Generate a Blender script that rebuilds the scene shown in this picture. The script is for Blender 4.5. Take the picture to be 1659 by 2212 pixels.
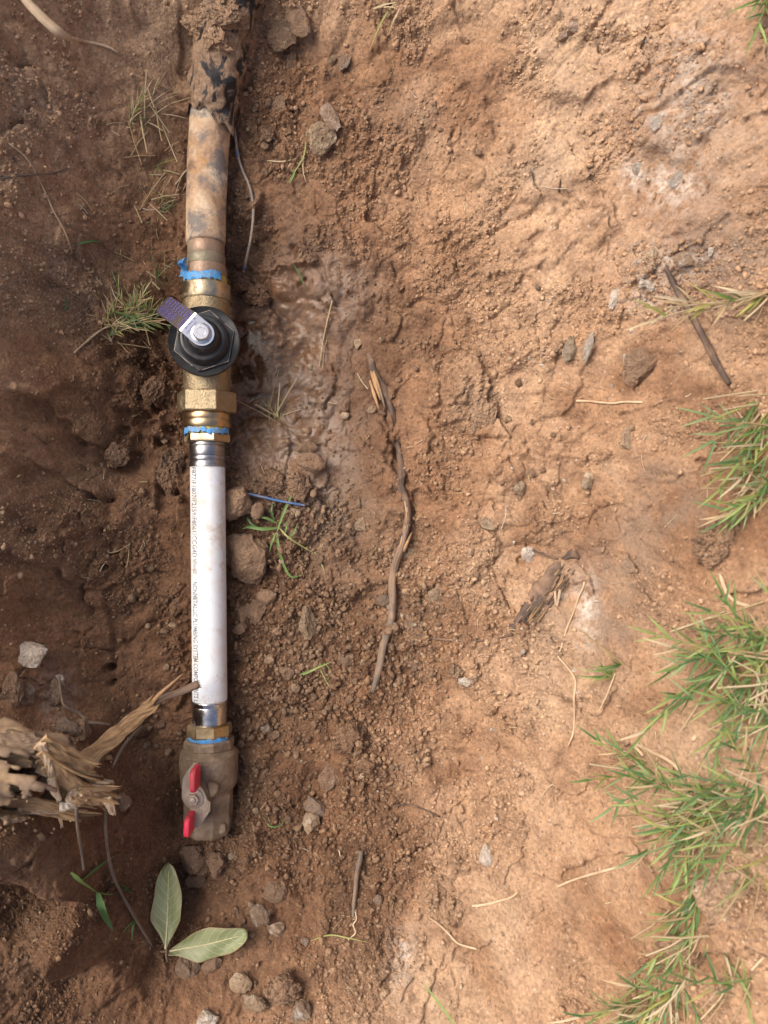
import bpy, bmesh, math, random
import numpy as np
from mathutils import Vector, Matrix, Euler, Quaternion
from mathutils import noise as mnoise

for o in list(bpy.data.objects):
    bpy.data.objects.remove(o)
random.seed(7)
RNG = np.random.default_rng(11)
SC = bpy.context.scene
COL = SC.collection

# ------------------------------------------------------------------ camera
K = 0.000392          # metres per picture unit (1659 wide) at the pipe axis, z = 0
CZ = 0.651            # camera height above the pipe axis
cam = bpy.data.cameras.new("camera")
cam.sensor_fit = 'VERTICAL'
cam.sensor_height = 9.6
cam.sensor_width = 7.2
cam.lens = 4.8 / (1106 * K / CZ)
cam.clip_start = 0.01
cam.clip_end = 200
cam.dof.use_dof = True
cam.dof.focus_distance = CZ - 0.005
cam.dof.aperture_fstop = 2.2
camo = bpy.data.objects.new("camera", cam)
camo.location = (0, 0, CZ)
COL.objects.link(camo)
SC.camera = camo

# ------------------------------------------------------------------ sky and sun
SUN_EL, SUN_AZ = math.radians(50), math.radians(-62)   # azimuth clockwise from +Y
world = bpy.data.worlds.new("World")
SC.world = world
world.use_nodes = True
wn = world.node_tree
sky = wn.nodes.new("ShaderNodeTexSky")
sky.sky_type = 'NISHITA'
sky.sun_disc = False
sky.sun_elevation = SUN_EL
sky.sun_rotation = SUN_AZ
sky.air_density = 0.75
sky.dust_density = 9.0
sky.ozone_density = 1.0
bg = wn.nodes["Background"]
bg.inputs["Strength"].default_value = 0.15
wn.links.new(sky.outputs[0], bg.inputs[0])
sun = bpy.data.lights.new("sun", 'SUN')
sun.energy = 1.25
sun.angle = math.radians(55)
sun.color = (1.0, 0.95, 0.87)
suno = bpy.data.objects.new("sun", sun)
sd = Vector((math.sin(SUN_AZ) * math.cos(SUN_EL), math.cos(SUN_AZ) * math.cos(SUN_EL), math.sin(SUN_EL)))
suno.rotation_euler = sd.to_track_quat('Z', 'Y').to_euler()
suno.location = sd * 3
COL.objects.link(suno)
SC.view_settings.view_transform = 'Standard'
SC.view_settings.look = 'None'
SC.view_settings.gamma = 1
SC.view_settings.use_curve_mapping = False
SC.view_settings.exposure = 0.47

# ------------------------------------------------------------------ helpers
def P(u, v, z=0.0):
    s = K * (CZ - z) / CZ
    return Vector(((u - 829.5) * s, (1106 - v) * s, z))

def perlin(x, y, f, seed):
    g = np.random.default_rng(seed)
    ang = g.random((256, 256)) * 2 * np.pi
    gx, gy = np.cos(ang), np.sin(ang)
    x = x * f + 1000.37 + seed * 3.1; y = y * f + 1000.71 + seed * 1.7
    xi = np.floor(x).astype(np.int64); yi = np.floor(y).astype(np.int64)
    fx = x - xi; fy = y - yi
    sx = fx * fx * fx * (fx * (fx * 6 - 15) + 10); sy = fy * fy * fy * (fy * (fy * 6 - 15) + 10)
    def d(ix, iy, dx, dy):
        a, b = (ix & 255), (iy & 255)
        return gx[b, a] * dx + gy[b, a] * dy
    n0 = d(xi, yi, fx, fy) * (1 - sx) + d(xi + 1, yi, fx - 1, fy) * sx
    n1 = d(xi, yi + 1, fx, fy - 1) * (1 - sx) + d(xi + 1, yi + 1, fx - 1, fy - 1) * sx
    return (n0 * (1 - sy) + n1 * sy) * 1.5

def smooth(a, b, x):
    t = np.clip((x - a) / (b - a), 0, 1)
    return t * t * (3 - 2 * t)

# ------------------------------------------------------------------ materials
def new_mat(name):
    m = bpy.data.materials.new(name); m.use_nodes = True
    nt = m.node_tree
    return m, nt, nt.nodes["Principled BSDF"]

def N(nt, t, **kw):
    n = nt.nodes.new(t)
    for k, v in kw.items():
        if k.startswith("i_"):
            n.inputs[k[2:]].default_value = v
        else:
            setattr(n, k, v)
    return n

def noise(nt, vec, scale, detail=4, rough=0.55, dist=0.0):
    n = N(nt, "ShaderNodeTexNoise")
    n.inputs["Scale"].default_value = scale
    n.inputs["Detail"].default_value = detail
    n.inputs["Roughness"].default_value = rough
    n.inputs["Distortion"].default_value = dist
    if vec is not None:
        nt.links.new(vec, n.inputs["Vector"])
    return n

def ramp(nt, fac, stops):
    r = N(nt, "ShaderNodeValToRGB")
    e = r.color_ramp.elements
    while len(e) < len(stops): e.new(0.5)
    for el, (p, c) in zip(e, stops):
        el.position = p
        el.color = (c, c, c, 1) if isinstance(c, (int, float)) else (*c, 1)
    nt.links.new(fac, r.inputs[0])
    return r

def mixc(nt, fac, a, b, blend='MIX'):
    m = N(nt, "ShaderNodeMix", data_type='RGBA', blend_type=blend)
    for s, val in ((0, fac), (6, a), (7, b)):
        if isinstance(val, (int, float)):
            m.inputs[s].default_value = val
        elif isinstance(val, tuple):
            m.inputs[s].default_value = (*val, 1)
        else:
            nt.links.new(val, m.inputs[s])
    return m.outputs[2]

def math_(nt, op, a, b=None):
    m = N(nt, "ShaderNodeMath", operation=op)
    for s, val in ((0, a), (1, b)):
        if val is None: continue
        if isinstance(val, (int, float)): m.inputs[s].default_value = val
        else: nt.links.new(val, m.inputs[s])
    return m.outputs[0]

def bump(nt, bsdf, height, strength=0.5, dist=0.001, prev=None):
    b = N(nt, "ShaderNodeBump")
    b.inputs["Strength"].default_value = strength
    b.inputs["Distance"].default_value = dist
    nt.links.new(height, b.inputs["Height"])
    if prev is not None: nt.links.new(prev, b.inputs["Normal"])
    nt.links.new(b.outputs[0], bsdf.inputs["Normal"])
    return b.outputs[0]

def attr(nt, name, out="Fac"):
    a = N(nt, "ShaderNodeAttribute", attribute_name=name)
    return a.outputs[out]

def objco(nt):
    return N(nt, "ShaderNodeTexCoord").outputs["Object"]

def posco(nt):
    return N(nt, "ShaderNodeNewGeometry").outputs["Position"]

def soil_colour(nt, co):
    big = noise(nt, co, 9, 4)
    mid = noise(nt, co, 55, 5, 0.6)
    fine = noise(nt, co, 420, 5, 0.7)
    c = ramp(nt, big.outputs[0], [(0.30, (0.395, 0.238, 0.136)), (0.52, (0.455, 0.298, 0.186)), (0.74, (0.51, 0.365, 0.242))]).outputs[0]
    c2 = ramp(nt, mid.outputs[0], [(0.28, (0.58, 0.54, 0.52)), (0.5, (0.96, 0.96, 0.96)), (0.74, (1.2, 1.18, 1.12))]).outputs[0]
    c = mixc(nt, 0.8, c, c2, 'MULTIPLY')
    c3 = ramp(nt, fine.outputs[0], [(0.28, (0.45, 0.41, 0.38)), (0.5, (1, 1, 1)), (0.72, (1.42, 1.38, 1.3))]).outputs[0]
    c = mixc(nt, 0.5, c, c3, 'MULTIPLY')
    # single grains: each a slightly different tone, a few pale or dark
    vo = N(nt, "ShaderNodeTexVoronoi"); vo.inputs["Scale"].default_value = 430
    nt.links.new(co, vo.inputs["Vector"])
    sep = N(nt, "ShaderNodeSeparateColor"); nt.links.new(vo.outputs["Color"], sep.inputs[0])
    tone = ramp(nt, sep.outputs[2], [(0.0, (0.72, 0.70, 0.68)), (0.5, (1, 1, 1)), (1.0, (1.2, 1.2, 1.19))]).outputs[0]
    c = mixc(nt, 0.75, c, tone, 'MULTIPLY')
    near = ramp(nt, vo.outputs["Distance"], [(0.25, 1.0), (0.5, 0.0)]).outputs[0]
    rare = ramp(nt, sep.outputs[0], [(0.962, 0.0), (0.972, 0.7)]).outputs[0]
    c = mixc(nt, math_(nt, 'MULTIPLY', near, rare), c, (0.62, 0.52, 0.42))
    rare2 = ramp(nt, sep.outputs[1], [(0.92, 0.0), (0.95, 0.6)]).outputs[0]
    c = mixc(nt, math_(nt, 'MULTIPLY', near, rare2), c, (0.11, 0.08, 0.065))
    vo2 = N(nt, "ShaderNodeTexVoronoi"); vo2.inputs["Scale"].default_value = 240
    nt.links.new(co, vo2.inputs["Vector"])
    g1 = math_(nt, 'MULTIPLY', math_(nt, 'SUBTRACT', 1.0, vo.outputs["Distance"]), 0.8)
    g2 = math_(nt, 'MULTIPLY', math_(nt, 'SUBTRACT', 1.0, vo2.outputs["Distance"]), 0.9)
    gran = math_(nt, 'ADD', math_(nt, 'ADD', g1, g2), fine.outputs[0])
    return c, gran, mid

def make_soil(name, use_attr=True):
    m, nt, b = new_mat(name)
    co = posco(nt)
    c, fine, mid = soil_colour(nt, co)
    moist_shade = attr(nt, "moist_shade")
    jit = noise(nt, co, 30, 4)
    mo = math_(nt, 'ADD', moist_shade, math_(nt, 'MULTIPLY', math_(nt, 'SUBTRACT', jit.outputs[0], 0.5), 0.5))
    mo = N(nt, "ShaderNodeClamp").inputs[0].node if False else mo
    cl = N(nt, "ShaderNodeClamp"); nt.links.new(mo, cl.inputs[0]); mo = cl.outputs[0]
    dk = ramp(nt, mo, [(0.0, (1, 1, 1)), (0.5, (0.61, 0.53, 0.485)), (1.0, (0.345, 0.285, 0.255))]).outputs[0]  # darkens the soil for moisture and for the painted shade alike
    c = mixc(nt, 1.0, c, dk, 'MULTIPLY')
    ch = attr(nt, "chalk")
    chn = noise(nt, co, 140, 5, 0.7)
    chm = math_(nt, 'MULTIPLY', ch, ramp(nt, chn.outputs[0], [(0.40, 0.0), (0.62, 1.0)]).outputs[0])
    c = mixc(nt, chm, c, (0.66, 0.58, 0.50))
    gs = attr(nt, "grey")
    gm = math_(nt, 'MULTIPLY', gs, ramp(nt, noise(nt, co, 45, 6, 0.65).outputs[0], [(0.38, 0.0), (0.58, 0.85)]).outputs[0])
    c = mixc(nt, gm, c, (0.215, 0.16, 0.12))
    tf = attr(nt, "turf")
    tc = ramp(nt, noise(nt, co, 160, 5, 0.7).outputs[0], [(0.3, (0.05, 0.06, 0.02)), (0.5, (0.14, 0.12, 0.05)), (0.7, (0.26, 0.20, 0.10))]).outputs[0]
    c = mixc(nt, tf, c, tc)
    nt.links.new(c, b.inputs["Base Color"])
    wet = attr(nt, "wet")
    r = ramp(nt, wet, [(0.0, 0.92), (0.5, 0.55), (1.0, 0.22)]).outputs[0]
    nt.links.new(r, b.inputs["Roughness"])
    b.inputs["Specular IOR Level"].default_value = 0.35
    f2 = noise(nt, co, 900, 6, 0.7)
    gm_ = ramp(nt, attr(nt, "loose"), [(0.1, 0.42), (0.7, 1.0)]).outputs[0]
    dryer = ramp(nt, wet, [(0.3, 1.0), (1.0, 0.3)]).outputs[0]
    h = math_(nt, 'MULTIPLY', math_(nt, 'ADD', math_(nt, 'MULTIPLY', fine, gm_), math_(nt, 'MULTIPLY', f2.outputs[0], 0.45)), dryer)
    bump(nt, b, h, 0.85, 0.0021)
    return m

def make_crumb():
    m, nt, b = new_mat("soil_crumb")
    co = posco(nt)
    c, fine, mid = soil_colour(nt, co)
    t = attr(nt, "col", "Color")
    c = mixc(nt, 1.0, c, t, 'MULTIPLY')
    nt.links.new(c, b.inputs["Base Color"])
    b.inputs["Roughness"].default_value = 0.9
    bump(nt, b, fine, 0.6, 0.001)
    return m

def make_stone(name, c1, c2, speck, amount, rough=0.88, dirt=0.9):
    m, nt, b = new_mat(name)
    co = posco(nt)
    inf = N(nt, "ShaderNodeObjectInfo")
    off = N(nt, "ShaderNodeVectorMath", operation='ADD')
    nt.links.new(co, off.inputs[0])
    cb = N(nt, "ShaderNodeCombineXYZ"); nt.links.new(math_(nt, 'MULTIPLY', inf.outputs["Random"], 7.0), cb.inputs[0])
    nt.links.new(cb.outputs[0], off.inputs[1])
    v = off.outputs[0]
    n1 = noise(nt, v, 110, 6, 0.65)
    n2 = noise(nt, v, 420, 5, 0.7)
    c = mixc(nt, ramp(nt, n1.outputs[0], [(0.33, 0.0), (0.66, 1.0)]).outputs[0], c1, c2)
    val = ramp(nt, n2.outputs[0], [(0.25, (0.5, 0.47, 0.45)), (0.5, (1, 1, 1)), (0.75, (1.35, 1.32, 1.25))]).outputs[0]
    c = mixc(nt, 0.8, c, val, 'MULTIPLY')
    n3 = noise(nt, v, 75, 6, 0.7)
    c = mixc(nt, ramp(nt, n3.outputs[0], [(0.60 - amount, 0.0), (0.68 - amount * 0.8, 1.0)]).outputs[0], c, speck)
    soil_ = ramp(nt, noise(nt, v, 130, 6, 0.7).outputs[0], [(0.44, 0.0), (0.56, dirt)]).outputs[0]
    c = mixc(nt, soil_, c, (0.27, 0.175, 0.11))
    hv = N(nt, "ShaderNodeHueSaturation")
    nt.links.new(math_(nt, 'ADD', math_(nt, 'MULTIPLY', inf.outputs["Random"], 0.5), 0.75), hv.inputs["Value"])
    nt.links.new(c, hv.inputs["Color"])
    nt.links.new(hv.outputs[0], b.inputs["Base Color"])
    b.inputs["Roughness"].default_value = rough
    bump(nt, b, math_(nt, 'ADD', n2.outputs[0], math_(nt, 'MULTIPLY', n1.outputs[0], 2.0)), 1.0, 0.0038)
    return m

def make_metal(name, c1, c2, rough, metallic=1.0, dirt=0.3, dirtc=(0.16, 0.10, 0.06), grain=500, bstr=0.15, stretch=None):
    m, nt, b = new_mat(name)
    co = objco(nt)
    if stretch:
        mp = N(nt, "ShaderNodeMapping"); mp.inputs["Scale"].default_value = stretch
        nt.links.new(co, mp.inputs[0]); cs = mp.outputs[0]
    else: cs = co
    n1 = noise(nt, cs, 90, 5)
    n2 = noise(nt, co, grain, 4, 0.6)
    nd = noise(nt, co, 60, 6, 0.7)
    c = mixc(nt, ramp(nt, n1.outputs[0], [(0.3, 0.0), (0.7, 1.0)]).outputs[0], c1, c2)
    dm = ramp(nt, nd.outputs[0], [(0.70 - dirt, 0.0), (0.95 - dirt, 1.0)]).outputs[0] if dirt > 0 else None
    if dm is not None:
        c = mixc(nt, dm, c, dirtc)
        mm = N(nt, "ShaderNodeMath", operation='MULTIPLY_ADD')
        nt.links.new(dm, mm.inputs[0]); mm.inputs[1].default_value = -metallic * 0.9; mm.inputs[2].default_value = metallic
        nt.links.new(mm.outputs[0], b.inputs["Metallic"])
        rr = N(nt, "ShaderNodeMath", operation='MULTIPLY_ADD')
        nt.links.new(dm, rr.inputs[0]); rr.inputs[1].default_value = 0.85 - rough; rr.inputs[2].default_value = rough
        nt.links.new(rr.outputs[0], b.inputs["Roughness"])
    else:
        b.inputs["Metallic"].default_value = metallic
        b.inputs["Roughness"].default_value = rough
    nt.links.new(c, b.inputs["Base Color"])
    bump(nt, b, n2.outputs[0], bstr, 0.001)
    return m

def make_wood(name, c1, c2, c3, fscale=40.0, bs=0.8):
    m, nt, b = new_mat(name)
    v = attr(nt, "fib", "Vector")
    n1 = noise(nt, v, fscale, 6, 0.65)
    n2 = noise(nt, objco(nt), 60, 5, 0.6)
    c = mixc(nt, ramp(nt, n1.outputs[0], [(0.32, 0.0), (0.62, 1.0)]).outputs[0], c1, c2)
    c = mixc(nt, ramp(nt, n2.outputs[0], [(0.45, 0.0), (0.68, 0.85)]).outputs[0], c, c3)
    nt.links.new(c, b.inputs["Base Color"])
    b.inputs["Roughness"].default_value = 0.85
    bump(nt, b, n1.outputs[0], bs, 0.0015)
    return m

M = {}
M['soil'] = make_soil("soil")
M['crumb'] = make_crumb()
M['brown_stone'] = make_stone("brown_stone", (0.25, 0.155, 0.095), (0.36, 0.235, 0.145), (0.50, 0.38, 0.26), 0.03)
M['dirty_stone'] = make_stone("dirty_stone", (0.22, 0.13, 0.08), (0.32, 0.20, 0.125), (0.46, 0.36, 0.26), 0.0)
M['pale_stone'] = make_stone("pale_stone", (0.38, 0.265, 0.165), (0.50, 0.37, 0.24), (0.60, 0.50, 0.37), 0.08, dirt=0.55)
M['chalk_stone'] = make_stone("chalk_stone", (0.52, 0.43, 0.34), (0.68, 0.62, 0.55), (0.40, 0.27, 0.18), 0.0, dirt=0.35)
M['speckled_stone'] = make_stone("speckled_stone", (0.24, 0.155, 0.10), (0.34, 0.24, 0.16), (0.60, 0.54, 0.46), 0.11, dirt=0.55)
M['grey_stone'] = make_stone("grey_stone", (0.17, 0.13, 0.10), (0.27, 0.21, 0.16), (0.34, 0.24, 0.17), 0.05)
M['pink_stone'] = make_stone("pink_stone", (0.34, 0.24, 0.18), (0.44, 0.33, 0.26), (0.30, 0.22, 0.17), 0.06)
M['brass_cast'] = make_metal("brass_cast", (0.33, 0.265, 0.165), (0.41, 0.33, 0.21), 0.48, dirt=0.2, dirtc=(0.25, 0.185, 0.115), grain=600, bstr=0.9)
M['brass'] = make_metal("brass_polished", (0.48, 0.40, 0.26), (0.58, 0.49, 0.34), 0.3, dirt=0.21, bstr=0.08, stretch=(6, 1, 6))
M['brass_tail'] = make_metal("brass_tail", (0.47, 0.38, 0.24), (0.54, 0.36, 0.19), 0.32, dirt=0.12, bstr=0.08, stretch=(3, 1, 3))
M['brass_dirty'] = make_metal("brass_dirty", (0.38, 0.28, 0.15), (0.5, 0.38, 0.2), 0.32, dirt=0.30, dirtc=(0.20, 0.14, 0.09), bstr=0.2)
M['steel'] = make_metal("crimp_steel", (0.50, 0.50, 0.50), (0.62, 0.61, 0.60), 0.2, dirt=0.12, bstr=0.08, stretch=(1, 8, 1))
M['steel_dark'] = make_metal("crimp_steel_dark", (0.24, 0.24, 0.25), (0.40, 0.40, 0.41), 0.3, dirt=0.16, bstr=0.1, stretch=(1, 8, 1))
M['plate'] = make_metal("handle_plate", (0.66, 0.68, 0.70), (0.72, 0.73, 0.75), 0.16, dirt=0.0, bstr=0.05)
M['bolt'] = make_metal("bolt_steel", (0.60, 0.62, 0.64), (0.68, 0.69, 0.70), 0.28, dirt=0.08, bstr=0.1)
M['muddy_valve'] = make_metal("muddy_valve", (0.19, 0.135, 0.088), (0.36, 0.27, 0.185), 0.62, metallic=0.35, dirt=0.26, dirtc=(0.15, 0.10, 0.062), grain=260, bstr=1.0)
M['muddy_plate'] = make_metal("muddy_plate", (0.30, 0.235, 0.18), (0.38, 0.31, 0.25), 0.5, metallic=0.35, dirt=0.2, dirtc=(0.22, 0.15, 0.10), grain=420, bstr=0.3)
M['copper_old'] = make_metal("copper_old", (0.27, 0.175, 0.115), (0.36, 0.25, 0.18), 0.45, metallic=0.4, dirt=0.2, dirtc=(0.23, 0.21, 0.15), bstr=0.4)
M['verdigris'] = make_metal("copper_green", (0.20, 0.17, 0.11), (0.24, 0.22, 0.16), 0.5, metallic=0.4, dirt=0.22, dirtc=(0.26, 0.18, 0.12), bstr=0.4)

def mk_old_pipe():
    m, nt, b = new_mat("corroded_pipe")
    co = objco(nt)
    n1 = noise(nt, co, 26, 6, 0.62, 0.6); n2 = noise(nt, co, 40, 6, 0.65, 0.4); n3 = noise(nt, co, 350, 5, 0.7)
    c = ramp(nt, n1.outputs[0], [(0.34, (0.20, 0.125, 0.08)), (0.43, (0.45, 0.29, 0.175)), (0.54, (0.60, 0.44, 0.29)), (0.66, (0.68, 0.60, 0.48))]).outputs[0]
    g = ramp(nt, n2.outputs[0], [(0.50, 0.0), (0.60, 0.9)]).outputs[0]
    c = mixc(nt, g, c, (0.19, 0.175, 0.165))
    r = ramp(nt, noise(nt, co, 70, 5, 0.6).outputs[0], [(0.58, 0.0), (0.72, 0.8)]).outputs[0]
    c = mixc(nt, r, c, (0.48, 0.27, 0.09))
    v = ramp(nt, n3.outputs[0], [(0.25, (0.6, 0.56, 0.52)), (0.55, (1, 1, 1))]).outputs[0]
    c = mixc(nt, 0.8, c, v, 'MULTIPLY')
    nt.links.new(c, b.inputs["Base Color"]); b.inputs["Roughness"].default_value = 0.8
    bump(nt, b, math_(nt, 'ADD', n3.outputs[0], n2.outputs[0]), 0.6, 0.0015)
    return m
M['old_pipe'] = mk_old_pipe()

def mk_wrap():
    m, nt, b = new_mat("tarred_wrap")
    co = objco(nt)
    mp = N(nt, "ShaderNodeMapping"); mp.inputs["Scale"].default_value = (1, 0.55, 1); nt.links.new(co, mp.inputs[0])
    n1 = noise(nt, mp.outputs[0], 55, 7, 0.62, 0.8); n2 = noise(nt, co, 330, 5, 0.7)
    msk = ramp(nt, n1.outputs[0], [(0.44, 0.0), (0.49, 1.0)]).outputs[0]
    dc = ramp(nt, n2.outputs[0], [(0.3, (0.14, 0.085, 0.05)), (0.55, (0.31, 0.205, 0.13)), (0.8, (0.44, 0.32, 0.22))]).outputs[0]
    c = mixc(nt, msk, (0.012, 0.012, 0.014), dc)
    nt.links.new(c, b.inputs["Base Color"])
    nt.links.new(ramp(nt, msk, [(0, 0.55), (1, 0.9)]).outputs[0], b.inputs["Roughness"])
    bump(nt, b, math_(nt, 'ADD', n1.outputs[0], math_(nt, 'MULTIPLY', n2.outputs[0], 0.4)), 0.9, 0.003)
    return m
M['wrap'] = mk_wrap()

def mk_white():
    m, nt, b = new_mat("white_plastic")
    co = objco(nt)
    n1 = noise(nt, co, 22, 6, 0.65); n2 = noise(nt, co, 260, 4, 0.6)
    c = mixc(nt, ramp(nt, n1.outputs[0], [(0.44, 0.0), (0.62, 0.6)]).outputs[0], (0.75, 0.79, 0.83), (0.64, 0.55, 0.45))
    spk = ramp(nt, n2.outputs[0], [(0.70, 0.0), (0.76, 0.75)]).outputs[0]
    c = mixc(nt, spk, c, (0.30, 0.22, 0.16))
    dn = noise(nt, co, 48, 7, 0.75)
    c = mixc(nt, ramp(nt, dn.outputs[0], [(0.50, 0.0), (0.62, 0.62)]).outputs[0], c, (0.45, 0.32, 0.2))
    nt.links.new(c, b.inputs["Base Color"]); b.inputs["Roughness"].default_value = 0.42
    bump(nt, b, n2.outputs[0], 0.1, 0.0006)
    return m
M['white'] = mk_white()

def mk_flat(name, c, rough=0.5, c2=None, sc=200, amt=0.6, bstr=0.2, metallic=0):
    m, nt, b = new_mat(name)
    n1 = noise(nt, objco(nt), sc, 5, 0.65)
    cc = mixc(nt, ramp(nt, n1.outputs[0], [(0.45, 0.0), (0.72, amt)]).outputs[0], c, c2 or c)
    nt.links.new(cc, b.inputs["Base Color"]); b.inputs["Roughness"].default_value = rough
    b.inputs["Metallic"].default_value = metallic
    bump(nt, b, n1.outputs[0], bstr, 0.001)
    return m
M['print_grey'] = mk_flat("print_grey", (0.13, 0.135, 0.15), 0.6, (0.50, 0.53, 0.56), 300, 0.9, 0)
M['print_blue'] = mk_flat("print_blue", (0.05, 0.035, 0.20), 0.5, (0.09, 0.08, 0.30), 300, 0.5, 0)
M['rubber'] = mk_flat("black_rubber", (0.016, 0.018, 0.021), 0.36, (0.10, 0.085, 0.075), 130, 0.35, 0.3)
M['rim_dust'] = mk_flat("dusty_rim", (0.42, 0.37, 0.31), 0.8, (0.07, 0.065, 0.06), 260, 0.9, 0.2)
M['blue_tape'] = mk_flat("blue_thread_tape", (0.07, 0.29, 0.62), 0.5, (0.25, 0.27, 0.27), 190, 1.0, 1.0)
M['yellow_paste'] = mk_flat("yellow_paste", (0.55, 0.42, 0.10), 0.5, (0.28, 0.2, 0.08), 300, 0.8, 0.6)
M['red_grip'] = mk_flat("red_grip", (0.70, 0.022, 0.07), 0.5, (0.33, 0.13, 0.09), 170, 0.75, 0.35)
M['wire'] = mk_flat("wire_sheath", (0.22, 0.19, 0.165), 0.6, (0.40, 0.29, 0.2), 120, 0.8, 0.3)
M['wire_blue'] = mk_flat("wire_blue", (0.05, 0.12, 0.28), 0.55, (0.24, 0.21, 0.20), 130, 0.9, 0.4)
M['root'] = make_wood("root_bark", (0.16, 0.10, 0.07), (0.27, 0.19, 0.135), (0.34, 0.23, 0.15), 5)
M['root_dark'] = make_wood("root_dark", (0.045, 0.03, 0.025), (0.12, 0.08, 0.06), (0.30, 0.19, 0.12), 5)
M['root_grey'] = make_wood("root_grey", (0.10, 0.078, 0.064), (0.20, 0.155, 0.12), (0.27, 0.18, 0.115), 5)
M['root_peeled'] = make_wood("root_peeled", (0.33, 0.19, 0.085), (0.47, 0.29, 0.15), (0.22, 0.13, 0.08), 5)
M['root_pale'] = make_wood("root_pale", (0.58, 0.42, 0.26), (0.70, 0.54, 0.36), (0.45, 0.30, 0.18), 5)
M['splint'] = make_wood("torn_wood", (0.27, 0.15, 0.07), (0.60, 0.40, 0.21), (0.22, 0.125, 0.06), 6)
M['splint_dark'] = make_wood("torn_wood_dark", (0.14, 0.09, 0.045), (0.30, 0.20, 0.10), (0.10, 0.065, 0.04), 6)
M['splint_pale'] = make_wood("torn_wood_pale", (0.52, 0.36, 0.22), (0.72, 0.56, 0.38), (0.5, 0.38, 0.27), 6)
M['bark'] = make_wood("stump_bark", (0.11, 0.072, 0.047), (0.25, 0.17, 0.11), (0.36, 0.24, 0.13), 3, 1.0)
M['fungus'] = mk_flat("pale_rot", (0.50, 0.43, 0.36), 0.9, (0.30, 0.21, 0.13), 130, 0.9, 0.8)

def mk_grass():
    m, nt, b = new_mat("grass_blade")
    c = attr(nt, "col", "Color")
    nt.links.new(c, b.inputs["Base Color"]); b.inputs["Roughness"].default_value = 0.5
    tr = N(nt, "ShaderNodeBsdfTranslucent"); nt.links.new(c, tr.inputs[0])
    mx = N(nt, "ShaderNodeMixShader"); mx.inputs[0].default_value = 0.3
    nt.links.new(b.outputs[0], mx.inputs[1]); nt.links.new(tr.outputs[0], mx.inputs[2])
    nt.links.new(mx.outputs[0], nt.nodes["Material Output"].inputs[0])
    return m
M['grass'] = mk_grass()

def mk_leaf():
    m, nt, b = new_mat("leaf_underside")
    v = attr(nt, "fib", "Vector")       # x across (-1..1), y along (0..1)
    sp = N(nt, "ShaderNodeSeparateXYZ"); nt.links.new(v, sp.inputs[0])
    ax = math_(nt, 'ABSOLUTE', sp.outputs[0])
    # side veins: lines in (y - 0.28|x|)
    ph = math_(nt, 'SUBTRACT', math_(nt, 'MULTIPLY', sp.outputs[1], 9.0), math_(nt, 'MULTIPLY', math_(nt, 'POWER', ax, 1.3), 1.6))
    fr = math_(nt, 'FRACT', math_(nt, 'ADD', ph, math_(nt, 'MULTIPLY', math_(nt, 'GREATER_THAN', sp.outputs[0], 0.0), 0.45)))
    dv = math_(nt, 'ABSOLUTE', math_(nt, 'SUBTRACT', fr, 0.5))
    vein = ramp(nt, dv, [(0.0, 1.0), (0.05, 0.7), (0.1, 0.0)]).outputs[0]
    n1 = noise(nt, v, 2.2, 4); n2 = noise(nt, v, 14, 6, 0.7)
    c = ramp(nt, n1.outputs[0], [(0.3, (0.145, 0.185, 0.07)), (0.5, (0.205, 0.235, 0.115)), (0.7, (0.255, 0.265, 0.15))]).outputs[0]
    c = mixc(nt, math_(nt, 'MULTIPLY', vein, 0.45), c, (0.48, 0.48, 0.30))
    spot = ramp(nt, n2.outputs[0], [(0.575, 0.0), (0.66, 0.8)]).outputs[0]
    c = mixc(nt, spot, c, (0.20, 0.145, 0.075))
    edge = ramp(nt, ax, [(0.86, 0.0), (1.0, 0.7)]).outputs[0]
    c = mixc(nt, edge, c, (0.27, 0.18, 0.09))
    nt.links.new(c, b.inputs["Base Color"]); b.inputs["Roughness"].default_value = 0.45
    bump(nt, b, math_(nt, 'ADD', vein, math_(nt, 'MULTIPLY', n2.outputs[0], 0.4)), 0.4, 0.001)
    return m
M['leaf'] = mk_leaf()
M['leaf_rib'] = mk_flat("leaf_rib", (0.50, 0.47, 0.28), 0.5, (0.40, 0.28, 0.15), 200, 0.6, 0.1)

def mk_water():
    m, nt, b = new_mat("puddle_water")
    nt.nodes.remove(b)
    gl = N(nt, "ShaderNodeBsdfGlossy"); gl.inputs["Roughness"].default_value = 0.08
    tp = N(nt, "ShaderNodeBsdfTransparent"); tp.inputs[0].default_value = (0.86, 0.76, 0.66, 1)
    fr = N(nt, "ShaderNodeFresnel"); fr.inputs[0].default_value = 1.34
    mx = N(nt, "ShaderNodeMixShader")
    n1 = noise(nt, objco(nt), 150, 3)
    bp = N(nt, "ShaderNodeBump"); bp.inputs["Strength"].default_value = 0.05; bp.inputs["Distance"].default_value = 0.002
    nt.links.new(n1.outputs[0], bp.inputs["Height"])
    nt.links.new(bp.outputs[0], gl.inputs["Normal"])
    nt.links.new(fr.outputs[0], mx.inputs[0]); nt.links.new(tp.outputs[0], mx.inputs[1]); nt.links.new(gl.outputs[0], mx.inputs[2])
    nt.links.new(mx.outputs[0], nt.nodes["Material Output"].inputs[0])
    return m
M['water'] = mk_water()

# ------------------------------------------------------------------ object helpers
def link(name, me, mat=None, parent=None, smooth_=True):
    o = bpy.data.objects.new(name, me)
    COL.objects.link(o)
    if mat is not None and len(me.materials) == 0: me.materials.append(mat)
    if parent is not None: o.parent = parent
    if smooth_:
        me.polygons.foreach_set("use_smooth", [True] * len(me.polygons))
    return o

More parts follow.
